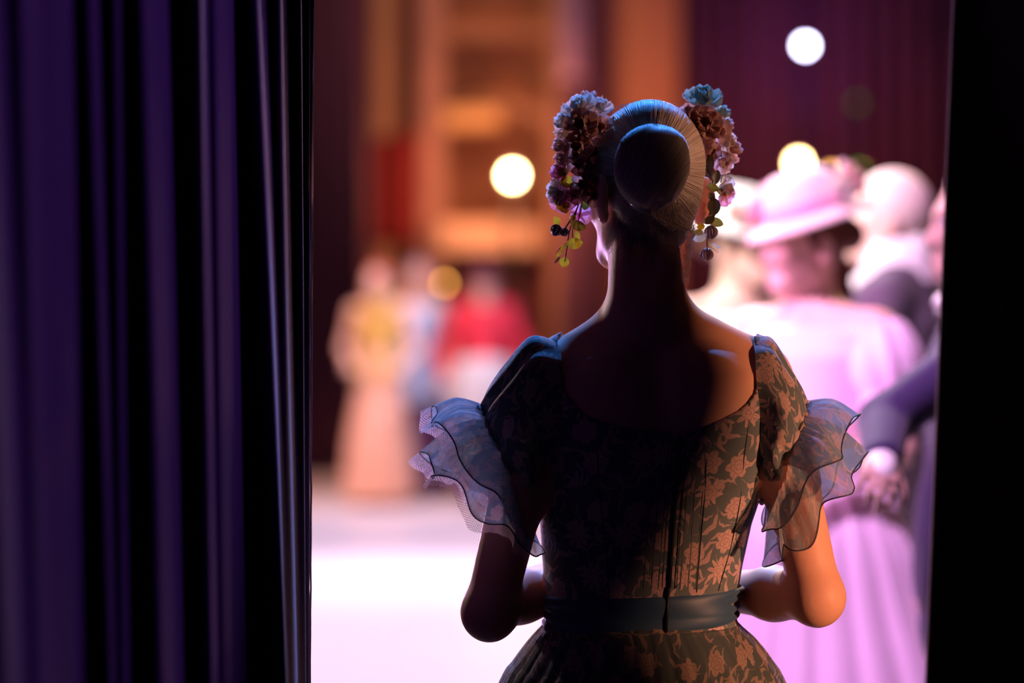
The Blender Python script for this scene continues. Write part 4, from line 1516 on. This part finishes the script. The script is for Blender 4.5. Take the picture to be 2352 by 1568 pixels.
def flower(px, py, Y, nv, size, col, npet=6, layers=2, cup=.42):
    size *= 1.28; npet = max(5, npet - 1)
    c = P(px, py, Y)
    v, f = sphere_geo(c, size * .14, 10, 6)
    o = link('flower', mesh('flower_centre', v, f), dancer, STAM)
    o['label'] = {'blush': 'blush silk flower', 'white': 'white silk flower', 'pink': 'pink silk flower', 'sage': 'pleated sage green silk flower', 'rust': 'dusky rose silk flower, darkened for shade at left'}[col]
    for l in range(layers):
        for k in range(npet):
            key = (round(size, 3), col, l, k % 3, cup)
            if key not in PM:
                PM[key] = petal_mesh('petal', size * (1 - .28 * l), size * (1.05 - .15 * l), cup * (1 + .9 * l), 0.45, k * 1.7 + l)
                PM[key].materials.append(PET[col])
            B = basis(nv, 2 * PI * (k + .5 * l) / npet + random.uniform(-.15, .15))
            tilt = rotx(.15 + .5 * l + random.uniform(-.12, .18))
            M4 = Matrix(np.block([[B @ tilt, c[:, None]], [np.zeros((1, 3)), np.ones((1, 1))]]).tolist())
            p_ = bpy.data.objects.new('petal', PM[key]); COL.objects.link(p_)
            p_.parent = o
            p_.matrix_parent_inverse = parent_world(o).inverted()
            p_.matrix_basis = M4
    return o


LM = {}


def leaf_obj(px, py, Y, L, Wd, ang, mat, parent, face=(0, -1, .15), roll=0.0, name='leaf'):
    """ang: direction of the tip in the picture, degrees clockwise from straight up"""
    c = P(px, py, Y)
    key = (round(L, 3), round(Wd, 3), mat.name)
    if key not in LM:
        G = []
        for i in range(11):
            t = i / 10
            wd = Wd * (math.sin(PI * t) ** .62) * (1 - .12 * t) + .0003
            G.append([[u * wd * .5, L * (t - .5), .10 * Wd * abs(u) + .12 * L * (t - .5) ** 2 + .02 * Wd * math.sin(t * 25) * abs(u)] for u in np.linspace(-1, 1, 7)])
        LM[key] = grid_mesh('leaf', G); LM[key].materials.append(mat)
    a = R(ang)
    d = np.array([math.sin(a), 0, math.cos(a)])
    n = np.asarray(face, float); n -= (n @ d) * d; n /= np.linalg.norm(n)
    s = np.cross(d, n)
    cr, sr = math.cos(roll), math.sin(roll)
    s2 = s * cr + n * sr; n2 = np.cross(s2, d)
    B = np.stack([s2, d, n2], -1)
    M4 = Matrix(np.block([[B, c[:, None]], [np.zeros((1, 3)), np.ones((1, 1))]]).tolist())
    o = bpy.data.objects.new(name, LM[key]); COL.objects.link(o)
    o.parent = parent
    o.matrix_parent_inverse = parent_world(parent).inverted()
    o.matrix_basis = M4
    return o


def sprig(label, stems):
    geo = []
    for pl, Y, r in stems:
        K = [P(a, b, Y + (.006 * math.sin(i))) for i, (a, b) in enumerate(pl)]
        geo.append(tube_geo(catmull(K, 10 * len(K)), r, 6))
    v, f = joined(geo)
    o = link('leafy_sprig', mesh('leafy_sprig', v, f), dancer, STEMM)
    o['label'] = label
    return o


def bud(px, py, Y, L, parent, mat=BUDM, ang=180):
    """closed claw-like bud of five curved sepals, opening downward"""
    c = P(px, py, Y)
    geo = []
    a = R(ang)
    d = np.array([math.sin(a), 0, math.cos(a)]); e = np.array([math.cos(a), 0, -math.sin(a)]); n = np.array([0, 1.0, 0])
    for k in range(5):
        q = 2 * PI * k / 5 + .3
        o_ = e * math.cos(q) + n * math.sin(q)
        pts = [c + d * (t * L) + o_ * (L * .42 * math.sin(PI * min(1, t * .95 + .05)) ** .8) for t in np.linspace(0, 1, 9)]
        geo.append(tube_geo(pts, [L * .06 + L * .11 * math.sin(PI * t) for t in np.linspace(0, 1, 9)], 6))
    v, f = joined(geo)
    return link('bud', mesh('bud', v, f), parent, mat)


# left side flowers; the rust ones have shade put into their colour
for a in ((1336, 262, .00, (-.3, -.7, .8), .023, 'white', 7, 2), (1374, 258, .03, (.2, -.5, .9), .018, 'white', 6, 2), (1352, 250, .03, (0, -.2, 1), .021, 'blush', 6, 2),
          (1310, 288, .01, (-.9, -.4, .4), .020, 'white', 6, 2), (1338, 296, -.02, (-.2, -1, .2), .023, 'rust', 7, 3), (1372, 300, -.01, (.1, -1, .2), .020, 'rust', 6, 2),
          (1304, 336, .00, (-1, -.4, .1), .018, 'blush', 6, 2), (1334, 338, -.02, (-.3, -1, 0), .019, 'rust', 6, 2), (1306, 366, .0, (-1, -.5, 0), .017, 'blush', 6, 2),
          (1362, 345, -.01, (0, -1, -.1), .017, 'rust', 6, 2), (1334, 376, -.01, (-.3, -1, 0), .016, 'rust', 6, 2), (1300, 398, .01, (-.9, -.5, .1), .019, 'pink', 6, 2),
          (1352, 388, -.01, (0, -1, 0), .015, 'rust', 5, 2), (1286, 440, .0, (-.8, -.7, 0), .016, 'white', 6, 2), (1303, 452, .01, (-.5, -.8, -.1), .021, 'pink', 6, 2),
          (1340, 425, -.01, (-.1, -1, 0), .016, 'rust', 6, 2), (1362, 450, -.02, (.1, -1, 0), .014, 'rust', 6, 2), (1364, 415, -.02, (.1, -1, 0), .013, 'rust', 6, 2), (1324, 446, .0, (-.2, -1, 0), .014, 'rust', 5, 2), (1330, 494, .02, (.2, -1, 0), .015, 'pink', 5, 1),
          (1282, 424, .02, (-.9, -.5, .3), .009, 'white', 5, 1)):
    flower(*a)
# right side flowers
for a in ((1614, 246, .055, (.0, -.5, .9), .026, 'sage', 9, 2), (1646, 268, .06, (.8, -.4, .5), .017, 'sage', 6, 2), (1612, 290, .03, (.1, -1, .2), .024, 'rust', 8, 3),
          (1640, 304, .04, (.4, -.9, .0), .019, 'blush', 7, 2), (1585, 262, .04, (-.3, -.8, .5), .013, 'blush', 5, 2), (1656, 290, .06, (1, -.3, .2), .015, 'blush', 5, 2),
          (1656, 330, .06, (.7, -.7, .2), .018, 'white', 6, 2), (1672, 345, .06, (1, -.4, .2), .017, 'blush', 5, 2), (1652, 368, .06, (.5, -.8, -.3), .016, 'blush', 5, 2),
          (1622, 332, .03, (.0, -1, 0), .012, 'blush', 5, 1), (1632, 348, .04, (.1, -1, 0), .013, 'rust', 5, 2), (1664, 372, .06, (.9, -.5, -.4), .013, 'white', 5, 1),
          (1656, 430, .06, (.8, -.6, -.2), .016, 'white', 5, 2), (1660, 446, .06, (.6, -.7, -.4), .014, 'pink', 5, 1), (1628, 352, .04, (-.1, -1, -.3), .010, 'pink', 5, 1)):
    flower(*a)
sl = sprig('trailing left sprig of round gold leaves', [([(1345, 380), (1335, 440), (1325, 480), (1304, 515), (1290, 535)], .0, .0011), ([(1325, 478), (1308, 530), (1302, 570), (1297, 600)], .0, .0009),
                                                      ([(1328, 470), (1316, 520), (1314, 555)], .005, .0007), ([(1340, 440), (1330, 500), (1322, 510)], .0, .0008), ([(1303, 560), (1292, 572), (1280, 592)], .0, .0005),
                                                      ([(1304, 556), (1290, 566), (1277, 580)], .0, .0005)])
for px, py, Y, L, Wd, ang, mt in ((1303, 418, -.01, .021, .018, 100, LEAFY), (1294, 396, -.01, .016, .014, 80, LEAFG), (1290, 475, -.005, .024, .014, 140, LEAFY), (1301, 472, -.01, .012, .011, 60, LEAFY),
                                  (1328, 519, -.01, .024, .016, 108, LEAFG), (1320, 559, -.008, .024, .017, 86, LEAFY), (1296, 602, .0, .015, .015, 200, LEAFY), (1316, 500, .0, .010, .009, 30, LEAFY),
                                  (1279, 507, .0, .014, .011, 330, LEAFY), (1326, 541, .004, .017, .008, 165, LEAFY), (1294, 568, .002, .011, .006, 215, LEAFY), (1284, 583, .0, .013, .004, 220, LEAFY),
                                  (1280, 597, .004, .012, .003, 222, LEAFD), (1345, 470, .0, .016, .013, 190, LEAFG), (1350, 405, -.02, .018, .015, 200, LEAFG), (1322, 352, -.025, .015, .011, 160, LEAFG), (1304, 310, -.012, .015, .011, 200, LEAFG)):
    leaf_obj(px, py, Y, L, Wd, ang, mt, sl, roll=random.uniform(-.3, .3))
bud(1283, 517, -.005, .016, sl, BUDM, 205); bud(1293, 524, .002, .012, sl, BUDM, 160)
sr = sprig('trailing right sprig of dark round leaves', [([(1630, 330), (1634, 380), (1638, 440), (1636, 500), (1624, 545), (1625, 575)], .05, .0011), ([(1634, 350), (1652, 372), (1658, 400), (1656, 420)], .06, .0009),
                                                       ([(1636, 500), (1634, 515)], .05, .0008), ([(1626, 550), (1640, 560), (1650, 573)], .05, .0004), ([(1625, 562), (1640, 572), (1650, 580)], .05, .0003)])
for px, py, Y, L, Wd, ang, mt in ((1630, 377, .03, .030, .014, 185, LEAFD), (1645, 407, .04, .022, .013, 190, LEAFD), (1638, 432, .035, .019, .013, 110, LEAFG), (1656, 441, .05, .018, .010, 130, LEAFG),
                                  (1640, 474, .04, .026, .020, 175, LEAFD), (1634, 452, .04, .014, .011, 140, LEAFD), (1629, 506, .04, .018, .012, 240, LEAFD), (1645, 510, .045, .022, .014, 110, LEAFG),
                                  (1608, 545, .04, .022, .014, 250, PET['sage']), (1610, 520, .04, .012, .010, 260, LEAFY), (1646, 565, .05, .016, .003, 120, PET['sage']), (1664, 384, .06, .010, .009, 90, PET['sage']),
                                  (1605, 533, .04, .014, .010, 280, LEAFG), (1626, 395, .035, .020, .009, 160, LEAFD), (1650, 352, .05, .014, .010, 140, LEAFD), (1636, 492, .045, .012, .010, 170, LEAFD)):
    leaf_obj(px, py, Y, L, Wd, ang, mt, sr, roll=random.uniform(-.3, .3))
bud(1632, 518, .045, .019, sr, BUDM, 175); bud(1624, 571, .045, .018, sr, BUDM, 180)
# ================================================================== THE CAST ON STAGE


def cast(label, at, yaw, s, skin, head_yaw, arms, wear, hairm, hat=None, h=0.0085, curl=0.5, head_tilt=0.0):
    """at (x, y) of the feet; arms: local elbow and wrist for left then right; wear: list of garments"""
    root = empty('person', (at[0], at[1], 0))
    tag(root, label, 'person')
    B = rotz(yaw)
    T = lambda x, y, z: np.array([at[0], at[1], 0.0]) + B @ (np.array([x, y, z]) * s)
    HM = rotz(head_yaw) @ rotx(head_tilt)
    hc = T(0, .02, 1.59)
    (eL, wL), (eR, wR) = arms
    TR = np.array([[.86, 0, .01, .155, .11], [.95, 0, .01, .168, .115], [1.07, 0, .01, .135, .095], [1.20, 0, .0, .150, .105], [1.32, 0, -.005, .162, .105], [1.40, 0, -.01, .120, .075], [1.44, 0, -.01, .075, .055]]) * s

    def field(hh=h, r=.62, z0=-.03, z1=1.78):
        return Field((at[0] - r * s, at[1] - r * s, z0), (at[0] + r * s, at[1] + r * s, z1 * s), hh)

    def torso(F, g=0.0):
        F.loft(TR, k=.02, g=g, org=at, yaw=yaw)
        for sx in (-1, 1):
            F.cone(T(0, -.005, 1.40), T(sx * .155, -.005, 1.375), .052 * s, .048 * s, k=.03, g=g)

    def arm(F, which, g=0.0, upto=1.0):
        sx, e, w_ = (-1, eL, wL) if which == 0 else (1, eR, wR)
        sh = T(sx * .175, -.005, 1.37); e = T(*e); w_ = T(*w_)
        F.ell(sh, np.array([.05, .05, .05]) * s, k=.03, g=g)
        F.cone(sh, e, .043 * s, .036 * s, k=.02, g=g)
        m = e + (w_ - e) * min(1, upto)
        F.cone(e, m, .036 * s, (.036 - .012 * upto) * s, k=.02, g=g)
        return e, w_

    def legs(F, g=0.0, z=.09):
        for sx in (-1, 1):
            F.cone(T(sx * .085, .01, .88), T(sx * .095, .015, .48), .085 * s, .056 * s, k=.02, g=g)
            F.cone(T(sx * .095, .015, .48), T(sx * .10, -.01, z), .056 * s, .040 * s, k=.02, g=g)
    F = field()
    torso(F)
    F.cone(T(0, -.01, 1.42), T(0, .005, 1.53), .055 * s, .052 * s, k=.03)
    for w_ in (0, 1):
        e, wr = arm(F, w_)
        d = wr - e; d /= np.linalg.norm(d)
        add_hand(F, wr, d, B @ np.array([(.3 if w_ == 0 else -.3), .3, -.9]) + .01, (1 if w_ == 0 else -1), s, curl)
    legs(F)
    for sx in (-1, 1):
        F.cone(T(sx * .10, -.01, .09), T(sx * .10, -.03, .04), .040 * s, .032 * s, k=.02)
        F.cone(T(sx * .10, -.02, .045), T(sx * .115, .13, .026), .038 * s, .026 * s, k=.02)
    add_head(F, hc, HM, s)
    v, q = F.nets()
    v[:, 2] = np.maximum(v[:, 2], 0.002)
    body = link('body', mesh_np('body', v, q), root, skin)
    add_eyes(hc, HM, s, body)
    # hair
    F = Field(hc - .16 * s, hc + .16 * s, .006)
    F.ell(hc + HM @ (np.array([0, -.006, .020]) * s), np.array([.079, .099, .097]) * s, HM, k=0)
    Xl = [F.ax[i].reshape([-1 if j == i else 1 for j in range(3)]) - hc[i] for i in range(3)]
    ly = (Xl[0] * HM[0, 1] + Xl[1] * HM[1, 1] + Xl[2] * HM[2, 1]) / s
    lz = (Xl[0] * HM[0, 2] + Xl[1] * HM[1, 2] + Xl[2] * HM[2, 2]) / s
    F.D = np.maximum(F.D, (ly - .050 - .5 * (lz - .05)) * s).astype(np.float32)
    F.D = np.maximum(F.D, (-.062 - lz + np.maximum(0, ly + .02)) * s).astype(np.float32)
    if 'bun' in wear:
        F.ell(hc + HM @ (np.array([0, -.105, .0]) * s), np.array([.040, .034, .040]) * s, HM, k=.01)
    v, q = F.nets()
    link('hair', mesh_np('hair', v, q), root, hairm)

    def sdf_wear(name, mat, fn, hh=h, lab=None, z0=-.03):
        F = field(hh)
        fn(F)
        v, q = F.nets()
        v[:, 2] = np.maximum(v[:, 2], 0.001)
        o = link(name, mesh_np(name, v, q), root, mat)
        if lab: o['label'] = lab
        return o, F
    for g in wear:
        if g == 'bun': continue
        kind, mat = g[0], g[1]
        if kind == 'trousers':
            def fn(F):
                legs(F, .014, .10)
                F.loft(TR[:3], k=.03, g=.010, org=at, yaw=yaw)
            sdf_wear('trousers', mat, fn)
        elif kind == 'shoes':
            def fn(F):
                for sx in (-1, 1):
                    F.cone(T(sx * .10, -.03, .045), T(sx * .115, .14, .035), .046 * s, .035 * s, k=.02)
                    F.cone(T(sx * .10, -.02, .05), T(sx * .10, -.015, .14), .046 * s, .052 * s, k=.02)
            o, F = sdf_wear('shoe', mat, fn)
            o.name = 'shoes'
        elif kind in ('coat', 'vest', 'bodice'):
            def fn(F, kind=kind):
                torso(F, .012 if kind != 'coat' else .020)
                if kind == 'coat':
                    for w_ in (0, 1): arm(F, w_, .014, .96)
                    for sx in (-1, 1):
                        F.cone(T(0, -.03, 1.43), T(sx * .13, -.02, 1.41), .05 * s, .045 * s, k=.03)
                    F.cone(T(0, -.02, 1.0), T(0, -.03, .78), .15 * s, .17 * s, k=.05)
                # open at the neck
                F.cone(T(0, -.01, 1.44), T(0, .10, 1.50), .062 * s, .075 * s, k=.01, mode='cut')
                if kind == 'bodice':
                    F.D = np.maximum(F.D, (F.ax[2] - 1.385 * s)[None, None, :]).astype(np.float32)
            sdf_wear({'coat': 'tailcoat', 'vest': 'vest', 'bodice': 'bodice'}[kind], mat, fn)
        elif kind == 'collar':
            G = []
            for z, rr in ((1.405, .090), (1.45, .084), (1.485, .078), (1.53, .076), (1.528, .082), (1.47, .098), (1.415, .112)):
                G.append([T(math.cos(a) * rr, math.sin(a) * rr * .95 + .0, z + .012 * math.sin(a) * -1 + .004 * math.sin(a * 8)) for a in np.linspace(0, 2 * PI, 40, endpoint=False)])
            link('shirt_collar', grid_mesh('shirt_collar', G, closed=True), root, mat)
            # cravat bow at the throat
            v1, f1 = joined([sphere_geo(T(sx * .03, .092, 1.425), .028 * s, 12, 8, (1.2, .5, .7), B) for sx in (-1, 1)] + [sphere_geo(T(0, .10, 1.425), .014 * s, 10, 6)])
            link('cravat', mesh('cravat', v1, f1), root, mat)
        elif kind == 'sleeves':
            for sx, e in ((-1, eL), (1, eR)):
                sh = T(sx * .185, -.005, 1.355); e_ = T(*e)
                d = (e_ - sh) / np.linalg.norm(e_ - sh)
                a = np.cross(d, [0.1, .9, .2]); a /= np.linalg.norm(a); b = np.cross(d, a)
                G = []
                for i, t in enumerate(np.linspace(-.16, .62, 22)):
                    u = (t + .16) / .78
                    rr = (.044 + .036 * math.sin(PI * min(1, u * 1.02)) ** .75 + (.030 * (u - .85) / .15 if u > .85 else 0)) * s
                    G.append([sh + d * t * np.linalg.norm(e_ - sh) + (a * math.cos(q) + b * math.sin(q)) * (rr + .005 * s * math.sin(9 * q + i * .1)) for q in np.linspace(0, 2 * PI, 72, endpoint=False)])
                link('puff_sleeve', grid_mesh('puff_sleeve', G, closed=True), root, mat)
        elif kind == 'gown':
            K = catmull(np.array(g[2]), 40)
            G = []
            for i, (z, a, b) in enumerate(K):
                t = i / 39
                G.append([T(math.cos(q) * (a + .012 * t * math.sin(22 * q + math.sin(3 * q)) + .004 * math.sin(45 * q)), .01 + math.sin(q) * (b + .012 * t * math.sin(22 * q + math.sin(3 * q))), z) for q in np.linspace(0, 2 * PI, 220, endpoint=False)])
            link('skirt', grid_mesh('skirt', G, closed=True), root, mat)
        elif kind == 'sash':
            G = [[T(math.cos(q) * (.150 + .004 * math.sin(t * 9)), .01 + math.sin(q) * (.112 + .004 * math.sin(t * 9)), 1.03 + .06 * t) for q in np.linspace(0, 2 * PI, 60, endpoint=False)] for t in np.linspace(0, 1, 7)]
            link('sash', grid_mesh('sash', G, closed=True), root, mat)
        elif kind == 'gloves':
            for (e, w_), sg in ((arms[0], 0), (arms[1], 1)):
                def fn(F, e=e, w_=w_):
                    e = T(*e); w_ = T(*w_); d = (w_ - e) / np.linalg.norm(w_ - e)
                    F.cone(w_ - d * .06 * s, w_ + d * .01, .036 * s, .028 * s, k=.01)
                    F.ell(w_ + d * .045 * s, np.array([.030, .050, .020]) * s, np.array(Vector(d).to_track_quat('Y', 'Z').to_matrix()), k=.02)
                sdf_wear('glove', mat, fn)
    if hat:
        kind, mat, trim = hat
        c = hc + HM @ (np.array([0, -.005, .05]) * s)
        G = []
        if kind == 'bonnet':
            tl = HM @ rotx(R(-14))
            prof = [(.150, -.016), (.135, -.006), (.115, .003), (.096, .008), (.094, .05), (.085, .085), (.055, .105), (.001, .110)]
            for r_, z_ in prof:
                G.append([c + tl @ (np.array([math.cos(q) * r_, math.sin(q) * r_ * 1.02, z_ + (.012 * math.sin(3 * q) if r_ > .15 else 0)]) * s) for q in np.linspace(0, 2 * PI, 60, endpoint=False)])
            o = link('straw_bonnet', grid_mesh('straw_bonnet', G, closed=True), root, mat)
            md = o.modifiers.new('thickness', 'SOLIDIFY'); md.thickness = .004
            G = [[c + tl @ (np.array([math.cos(q) * rr, math.sin(q) * rr, z_]) * s) for q in np.linspace(0, 2 * PI, 60, endpoint=False)] for rr, z_ in ((.0985, .012), (.100, .024), (.0975, .038))]
            link('hat_ribbon', grid_mesh('hat_ribbon', G, closed=True), o, trim[0])
            for k in range(9):
                q = trim[2] + k * .42
                cc = c + tl @ (np.array([math.cos(q) * .112, math.sin(q) * .112, .035 + .022 * (k % 2)]) * s)
                col = trim[1][k % len(trim[1])]
                key = ('hatpet', col)
                if key not in PM:
                    PM[key] = petal_mesh('petal', .034, .036, .7, 1.0, 1.0); PM[key].materials.append(PET[col])
                Bs = basis(cc - c, k)
                geo = []
                vs, fs = [], []
                me = PM[key]
                base_v = np.array([vv.co for vv in me.vertices]); base_f = [tuple(pp.vertices) for pp in me.polygons]
                for l in range(2):
                    for j in range(6):
                        Bb = Bs @ rotz(2 * PI * (j + .5 * l) / 6) @ rotx(.25 + .6 * l)
                        geo.append(([cc + Bb @ vv * (1 - .25 * l) for vv in base_v], base_f))
                v_, f_ = joined(geo)
                link('hat_flower', mesh('hat_flower', v_, f_), o, PET[col])
        elif kind == 'tall':
            prof = [(.145, -.012), (.12, -.008), (.092, .0), (.086, .06), (.084, .13), (.092, .145), (.07, .15), (.001, .152)]
            for r_, z_ in prof:
                G.append([c + HM @ (np.array([math.cos(q) * r_, math.sin(q) * r_ * 1.1, z_ - .02 + (.02 * math.cos(q) ** 2 if r_ > .11 else 0)]) * s) for q in np.linspace(0, 2 * PI, 40, endpoint=False)])
            o = link('tall_hat', grid_mesh('tall_hat', G, closed=True), root, mat)
            G = [[c + HM @ (np.array([math.cos(q) * rr, math.sin(q) * rr * 1.1, z_ - .02]) * s) for q in np.linspace(0, 2 * PI, 40, endpoint=False)] for rr, z_ in ((.0945, .004), (.093, .030))]
            link('hat_band', grid_mesh('hat_band', G, closed=True), o, trim[0])
    return root, T


SK2 = plain('skin_stage', (0.80, 0.52, 0.42), 0.5, 0.05, 30)
PINKD = plain('pink_silk', (0.88, 0.66, 0.86), 0.55, 0.06, 8, sheen=.2)
WHITED = plain('white_silk', (0.92, 0.88, 0.86), 0.55, 0.04, 8, sheen=.2)
GREYS = plain('grey_wool', (0.13, 0.11, 0.14), 0.85, 0.1, 60)
NAVYS = plain('navy_velvet', (0.030, 0.012, 0.085), 0.8, 0.2, 20, sheen=.15)
BLACKT = plain('black_wool', (0.02, 0.015, 0.03), 0.85, 0.1, 60)
LINEN = plain('white_linen', (0.92, 0.90, 0.88), 0.7, 0.04, 30)
STRAWM = plain('pale_straw', (0.90, 0.78, 0.66), 0.7, 0.1, 60)
BROWNH = plain('chestnut_hair', (0.13, 0.045, 0.03), 0.45, 0.3, 60)
GREYH = plain('pale_thin_hair', (0.74, 0.60, 0.54), 0.6, 0.1, 60)
DARKS = plain('black_shoe_leather', (0.02, 0.02, 0.02), 0.35)
YELV = plain('mustard_cloth', (0.55, 0.36, 0.08), 0.8, 0.1, 20)
TANT = plain('tan_breeches', (0.72, 0.44, 0.32), 0.8, 0.1, 10)
BLUED = plain('pale_blue_silk', (0.62, 0.74, 0.95), 0.6, 0.1, 10)
DARKSK = plain('wine_skirt_cloth', (0.12, 0.03, 0.09), 0.8, 0.2, 10)
REDC = plain('red_coat_cloth', (0.60, 0.02, 0.05), 0.75, 0.1, 20)
GREYSK = plain('pale_grey_skirt', (0.50, 0.52, 0.55), 0.7, 0.1, 8)
LILACH = plain('lilac_powdered_wig', (0.40, 0.30, 0.44), 0.7, 0.2, 30)
GINGER = plain('ginger_hair', (0.55, 0.14, 0.09), 0.6, 0.2, 30)
RIBP = plain('pink_ribbon', (0.85, 0.45, 0.65), 0.5, .1, 10)

HANG = (((-.235, -.03, 1.10), (-.26, .05, .86)), ((.235, -.03, 1.10), (.26, .05, .86)))
FRONT = (((-.245, -.04, 1.10), (-.12, .20, 1.05)), ((.245, -.04, 1.10), (.12, .20, 1.05)))
GOWN = ((1.05, .135, .10), (1.0, .185, .16), (.90, .245, .23), (.75, .30, .29), (.5, .40, .39), (.08, .52, .50))

# the lady in pink, her face in profile
Yp = 2.0
cast('woman in pink gown and flower-trimmed bonnet, face in profile', (P(1864, 800, Yp)[0], Yp), R(140), .973, SK2, R(102),
     (((-.245, .02, 1.11), (-.14, .24, 1.10)), ((.25, .02, 1.10), (.12, .22, 1.08))), ['bun', ('bodice', PINKD), ('sleeves', PINKD), ('gown', PINKD, GOWN), ('sash', WHITED)], BROWNH,
     ('bonnet', STRAWM, (RIBP, ['white', 'blush', 'pink'], 3.6)), head_tilt=R(-4))
# the lady in white behind her
Yw = 3.35
cast('woman in white gown and broad pale bonnet behind the dancer\'s neck', (P(1690, 800, Yw)[0], Yw), R(-150), .985, SK2, R(-120),
     FRONT, ['bun', ('bodice', WHITED), ('sleeves', WHITED), ('gown', WHITED, GOWN)], BROWNH, ('bonnet', WHITED, (WHITED, ['blush', 'white'], .3)))
# the balding man
Ym = 2.72
cast('balding man in grey tailcoat with high white collar', (P(2034, 800, Ym)[0] + .03, Ym), R(66), 1.018, SK2, R(74),
     FRONT, [('trousers', GREYS), ('shoes', DARKS), ('collar', LINEN), ('coat', GREYS)], GREYH, None, head_tilt=R(6))
# the man half hidden by the masking drape
Yn = 1.36
cast('man in dark navy velvet coat, half hidden by the black drape', (P(2272, 800, Yn)[0], Yn), R(90), .985, SK2, R(94),
     (((-.26, .25, 1.20), (-.45, .285, 1.14)), ((.235, -.03, 1.10), (.24, .05, .86))), [('trousers', BLACKT), ('shoes', DARKS), ('collar', LINEN), ('coat', NAVYS), ('gloves', LINEN)], GREYH, None, curl=.7)
# far upstage
Yf = 12.7
cast('far performer in mustard bodice and long peach skirt by the plum drape', (P(872, 800, Yf)[0], Yf), R(172), .945, SK2, R(150),
     (((-.27, .02, 1.08), (-.20, .20, 1.00)), ((.25, -.02, 1.10), (.18, .13, 1.02))), [('bodice', YELV), ('gown', TANT, ((1.16, .14, .10), (1.02, .15, .12), (.8, .15, .14), (.62, .19, .17), (.4, .22, .2), (.06, .24, .22))), ('shoes', TANT), ('collar', YELV)], GINGER, None, h=.011)
cast('far performer in pale blue peplum over wine skirt, lilac wig', (P(960, 800, Yf + .5)[0], Yf + .5), R(190), .965, SK2, R(190),
     HANG, ['bun', ('bodice', BLUED), ('sleeves', LILACH), ('sash', BLUED), ('gown', BLUED, ((1.06, .135, .10), (.95, .17, .14), (.8, .18, .16), (.70, .17, .15))), ('gown', DARKSK, ((1.0, .12, .09), (.9, .14, .12), (.7, .15, .13), (.4, .22, .21), (.08, .27, .26)))], LILACH, None, h=.011)
cast('far performer in red coat, pale grey skirt and dark tall hat', (P(1112, 800, Yf + .2)[0], Yf + .2), R(178), .945, SK2, R(178),
     (((-.30, .02, 1.08), (-.27, .15, .93)), ((.30, .02, 1.08), (.27, .15, .93))), [('coat', REDC), ('gown', GREYSK, ((1.06, .15, .12), (.97, .20, .18), (.8, .24, .22), (.62, .25, .23))), ('trousers', DARKSK), ('shoes', DARKS)], BROWNH,
     ('tall', BLACKT, (REDC,)), h=.011)
